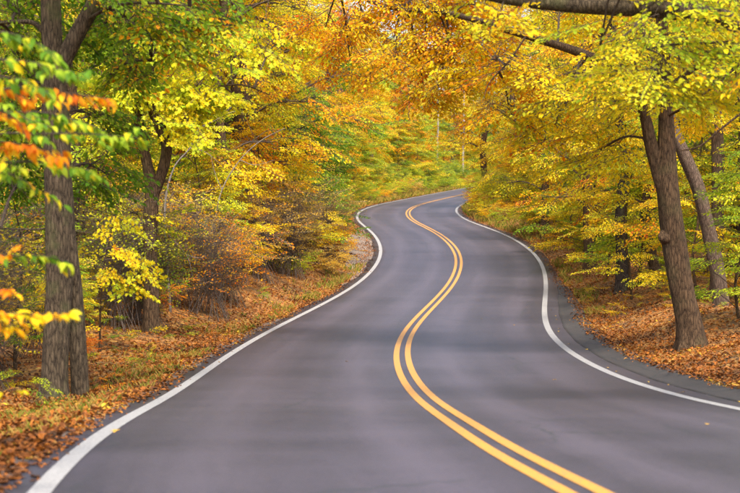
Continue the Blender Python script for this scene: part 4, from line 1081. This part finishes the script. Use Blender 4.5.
close_sapling("roadside_sapling", "slim sapling with only large green leaves on boughs reaching towards the road", -3.35, 9.6, 3.3, [
    ([(-40, 62, 9.6), (10, 60, 9.6), (45, 66, 9.6), (80, 78, 9.6)], 'green', 75, .09, dict(droop=.45, spread=.2, twigs=12)),
    ([(-40, 34, 9.9), (0, 32, 9.9), (30, 40, 9.9), (58, 56, 9.9)], 'green', 70, .09, dict(droop=.45, spread=.22, twigs=12)),
    ([(-40, 78, 9.4), (-10, 76, 9.4), (20, 80, 9.4), (50, 92, 9.4)], 'green', 60, .085, dict(droop=.5, spread=.18, twigs=10)),
])
close_sapling("roadside_sapling", "slim sapling hung with flame-orange leaves below the green boughs", -3.6, 10.2, 2.9, [
    ([(0, 90, 10), (40, 90, 10), (75, 94, 10), (110, 99, 10)], 'orange', 74, .075, dict(droop=.85, spread=.17, twigs=12, label="bough of hanging flame-orange leaves")),
    ([(-30, 92, 9.7), (-5, 90, 9.7), (12, 92, 9.7), (26, 98, 9.7)], 'orange', 30, .08, dict(droop=.8, spread=.15, twigs=8)),
    ([(-30, 114, 10.2), (-10, 110, 10.2), (8, 114, 10.2), (24, 126, 10.2)], 'orange', 34, .08, dict(droop=.7, spread=.18, twigs=8)),
    ([(-20, 146, 9.8), (8, 143, 9.8), (34, 147, 9.8), (58, 153, 9.8)], 'orange', 50, .08, dict(droop=.8, spread=.17, twigs=10)),
])
close_sapling("roadside_sapling", "slim sapling with fresh light-green boughs between the orange sapling and the maple", -3.95, 11.0, 3.0, [
    ([(-20, 138, 10.6), (40, 134, 10.6), (90, 134, 10.6), (138, 138, 10.6)], 'green', 85, .085, dict(droop=.6, spread=.16, twigs=13)),
    ([(-20, 166, 10.8), (30, 162, 10.8), (60, 164, 10.8), (90, 170, 10.8)], 'green', 70, .085, dict(droop=.6, spread=.18, twigs=12)),
    ([(-30, 180, 10.4), (-5, 172, 10.4), (15, 176, 10.4), (40, 190, 10.4)], 'green', 50, .085, dict(droop=.6, spread=.18, twigs=9)),
    ([(-10, 118, 10.9), (30, 112, 10.9), (60, 116, 10.9), (95, 126, 10.9)], 'green', 70, .085, dict(droop=.7, spread=.2, twigs=12)),
    ([(-30, 108, 10.7), (10, 112, 10.7), (30, 120, 10.7), (50, 126, 10.7)], 'green', 60, .085, dict(droop=.6, spread=.2, twigs=10)),
])
close_sapling("roadside_sapling", "low sapling with a flat golden spray and a few red leaves near the verge", -3.15, 8.9, 2.2, [
    ([(-40, 312, 8.9), (0, 314, 8.9), (35, 314, 8.9), (68, 315, 8.9)], 'gold', 48, .085, dict(droop=.25, spread=.12, twigs=12, label="flat spray of golden leaves")),
    ([(-30, 330, 9), (-10, 328, 9), (10, 326, 9), (30, 321, 9)], 'gold', 28, .08, dict(droop=.25, spread=.09, twigs=7)),
    ([(-20, 262, 10), (15, 256, 10), (45, 256, 10), (70, 262, 10)], 'green', 34, .085, dict(droop=.4, spread=.08, twigs=8)),
    ([(-30, 262, 9.2), (-10, 256, 9.2), (5, 256, 9.2), (14, 250, 9.2)], 'orange', 12, .075, dict(droop=.1, spread=.08, twigs=4)),
    ([(-30, 300, 9.2), (-10, 292, 9.2), (6, 290, 9.2), (18, 296, 9.2)], 'orange', 16, .07, dict(droop=.3, spread=.1, twigs=5)),
    ([(-30, 400, 9.4), (-5, 392, 9.4), (10, 390, 9.4), (24, 390, 9.4)], 'gold', 6, .07, dict(droop=.2, spread=.06, twigs=4)),
])

# ------------------------------------------------------------------ stray leaves on the asphalt
r = np.random.default_rng(21)
lm = leaf_mat("stray_leaf", [(.1, (.20, .09, .03)), (.5, (.5, .3, .05)), (.9, (.6, .45, .06))], .1)
g = Geo(); LV, LF = leaf_shape('maple'); g.add(LV * [1, 1, 2.5], LF, 0, np.full((len(LV), 2), .5)); stray = g.mesh("stray_leaf", [lm], smooth=False, attr=True)
for k in range(22):
    if k == 0:
        p = hit(117, 441)
        off, zr, _ = near([p[0]], [p[1]]); x, y, z = p[0], p[1], zr[0]; s = .09
    else:
        side = 1 if k % 3 else -1
        i = int(r.integers(np.searchsorted(CL[:, 1], 11), np.searchsorted(CL[:, 1], 45)))
        o = (W + .14 + r.uniform(0, .25)) if k > 6 else side * r.uniform(.5, W - .2)
        x, y, z = CL[i, 0] + NR[i, 0] * o, CL[i, 1] + NR[i, 1] * o, CL[i, 2]; s = r.uniform(.045, .08)
    lf = obj("fallen_leaf", stray, None, (x, y, z + .012)); lf.scale = (s, s, s); lf.rotation_euler = (r.normal(0, .1), r.normal(0, .1), r.uniform(0, 6.28))
    tag(lf, "single dry tan leaf lying on the asphalt", "leaf", "dry leaves strewn on the asphalt")
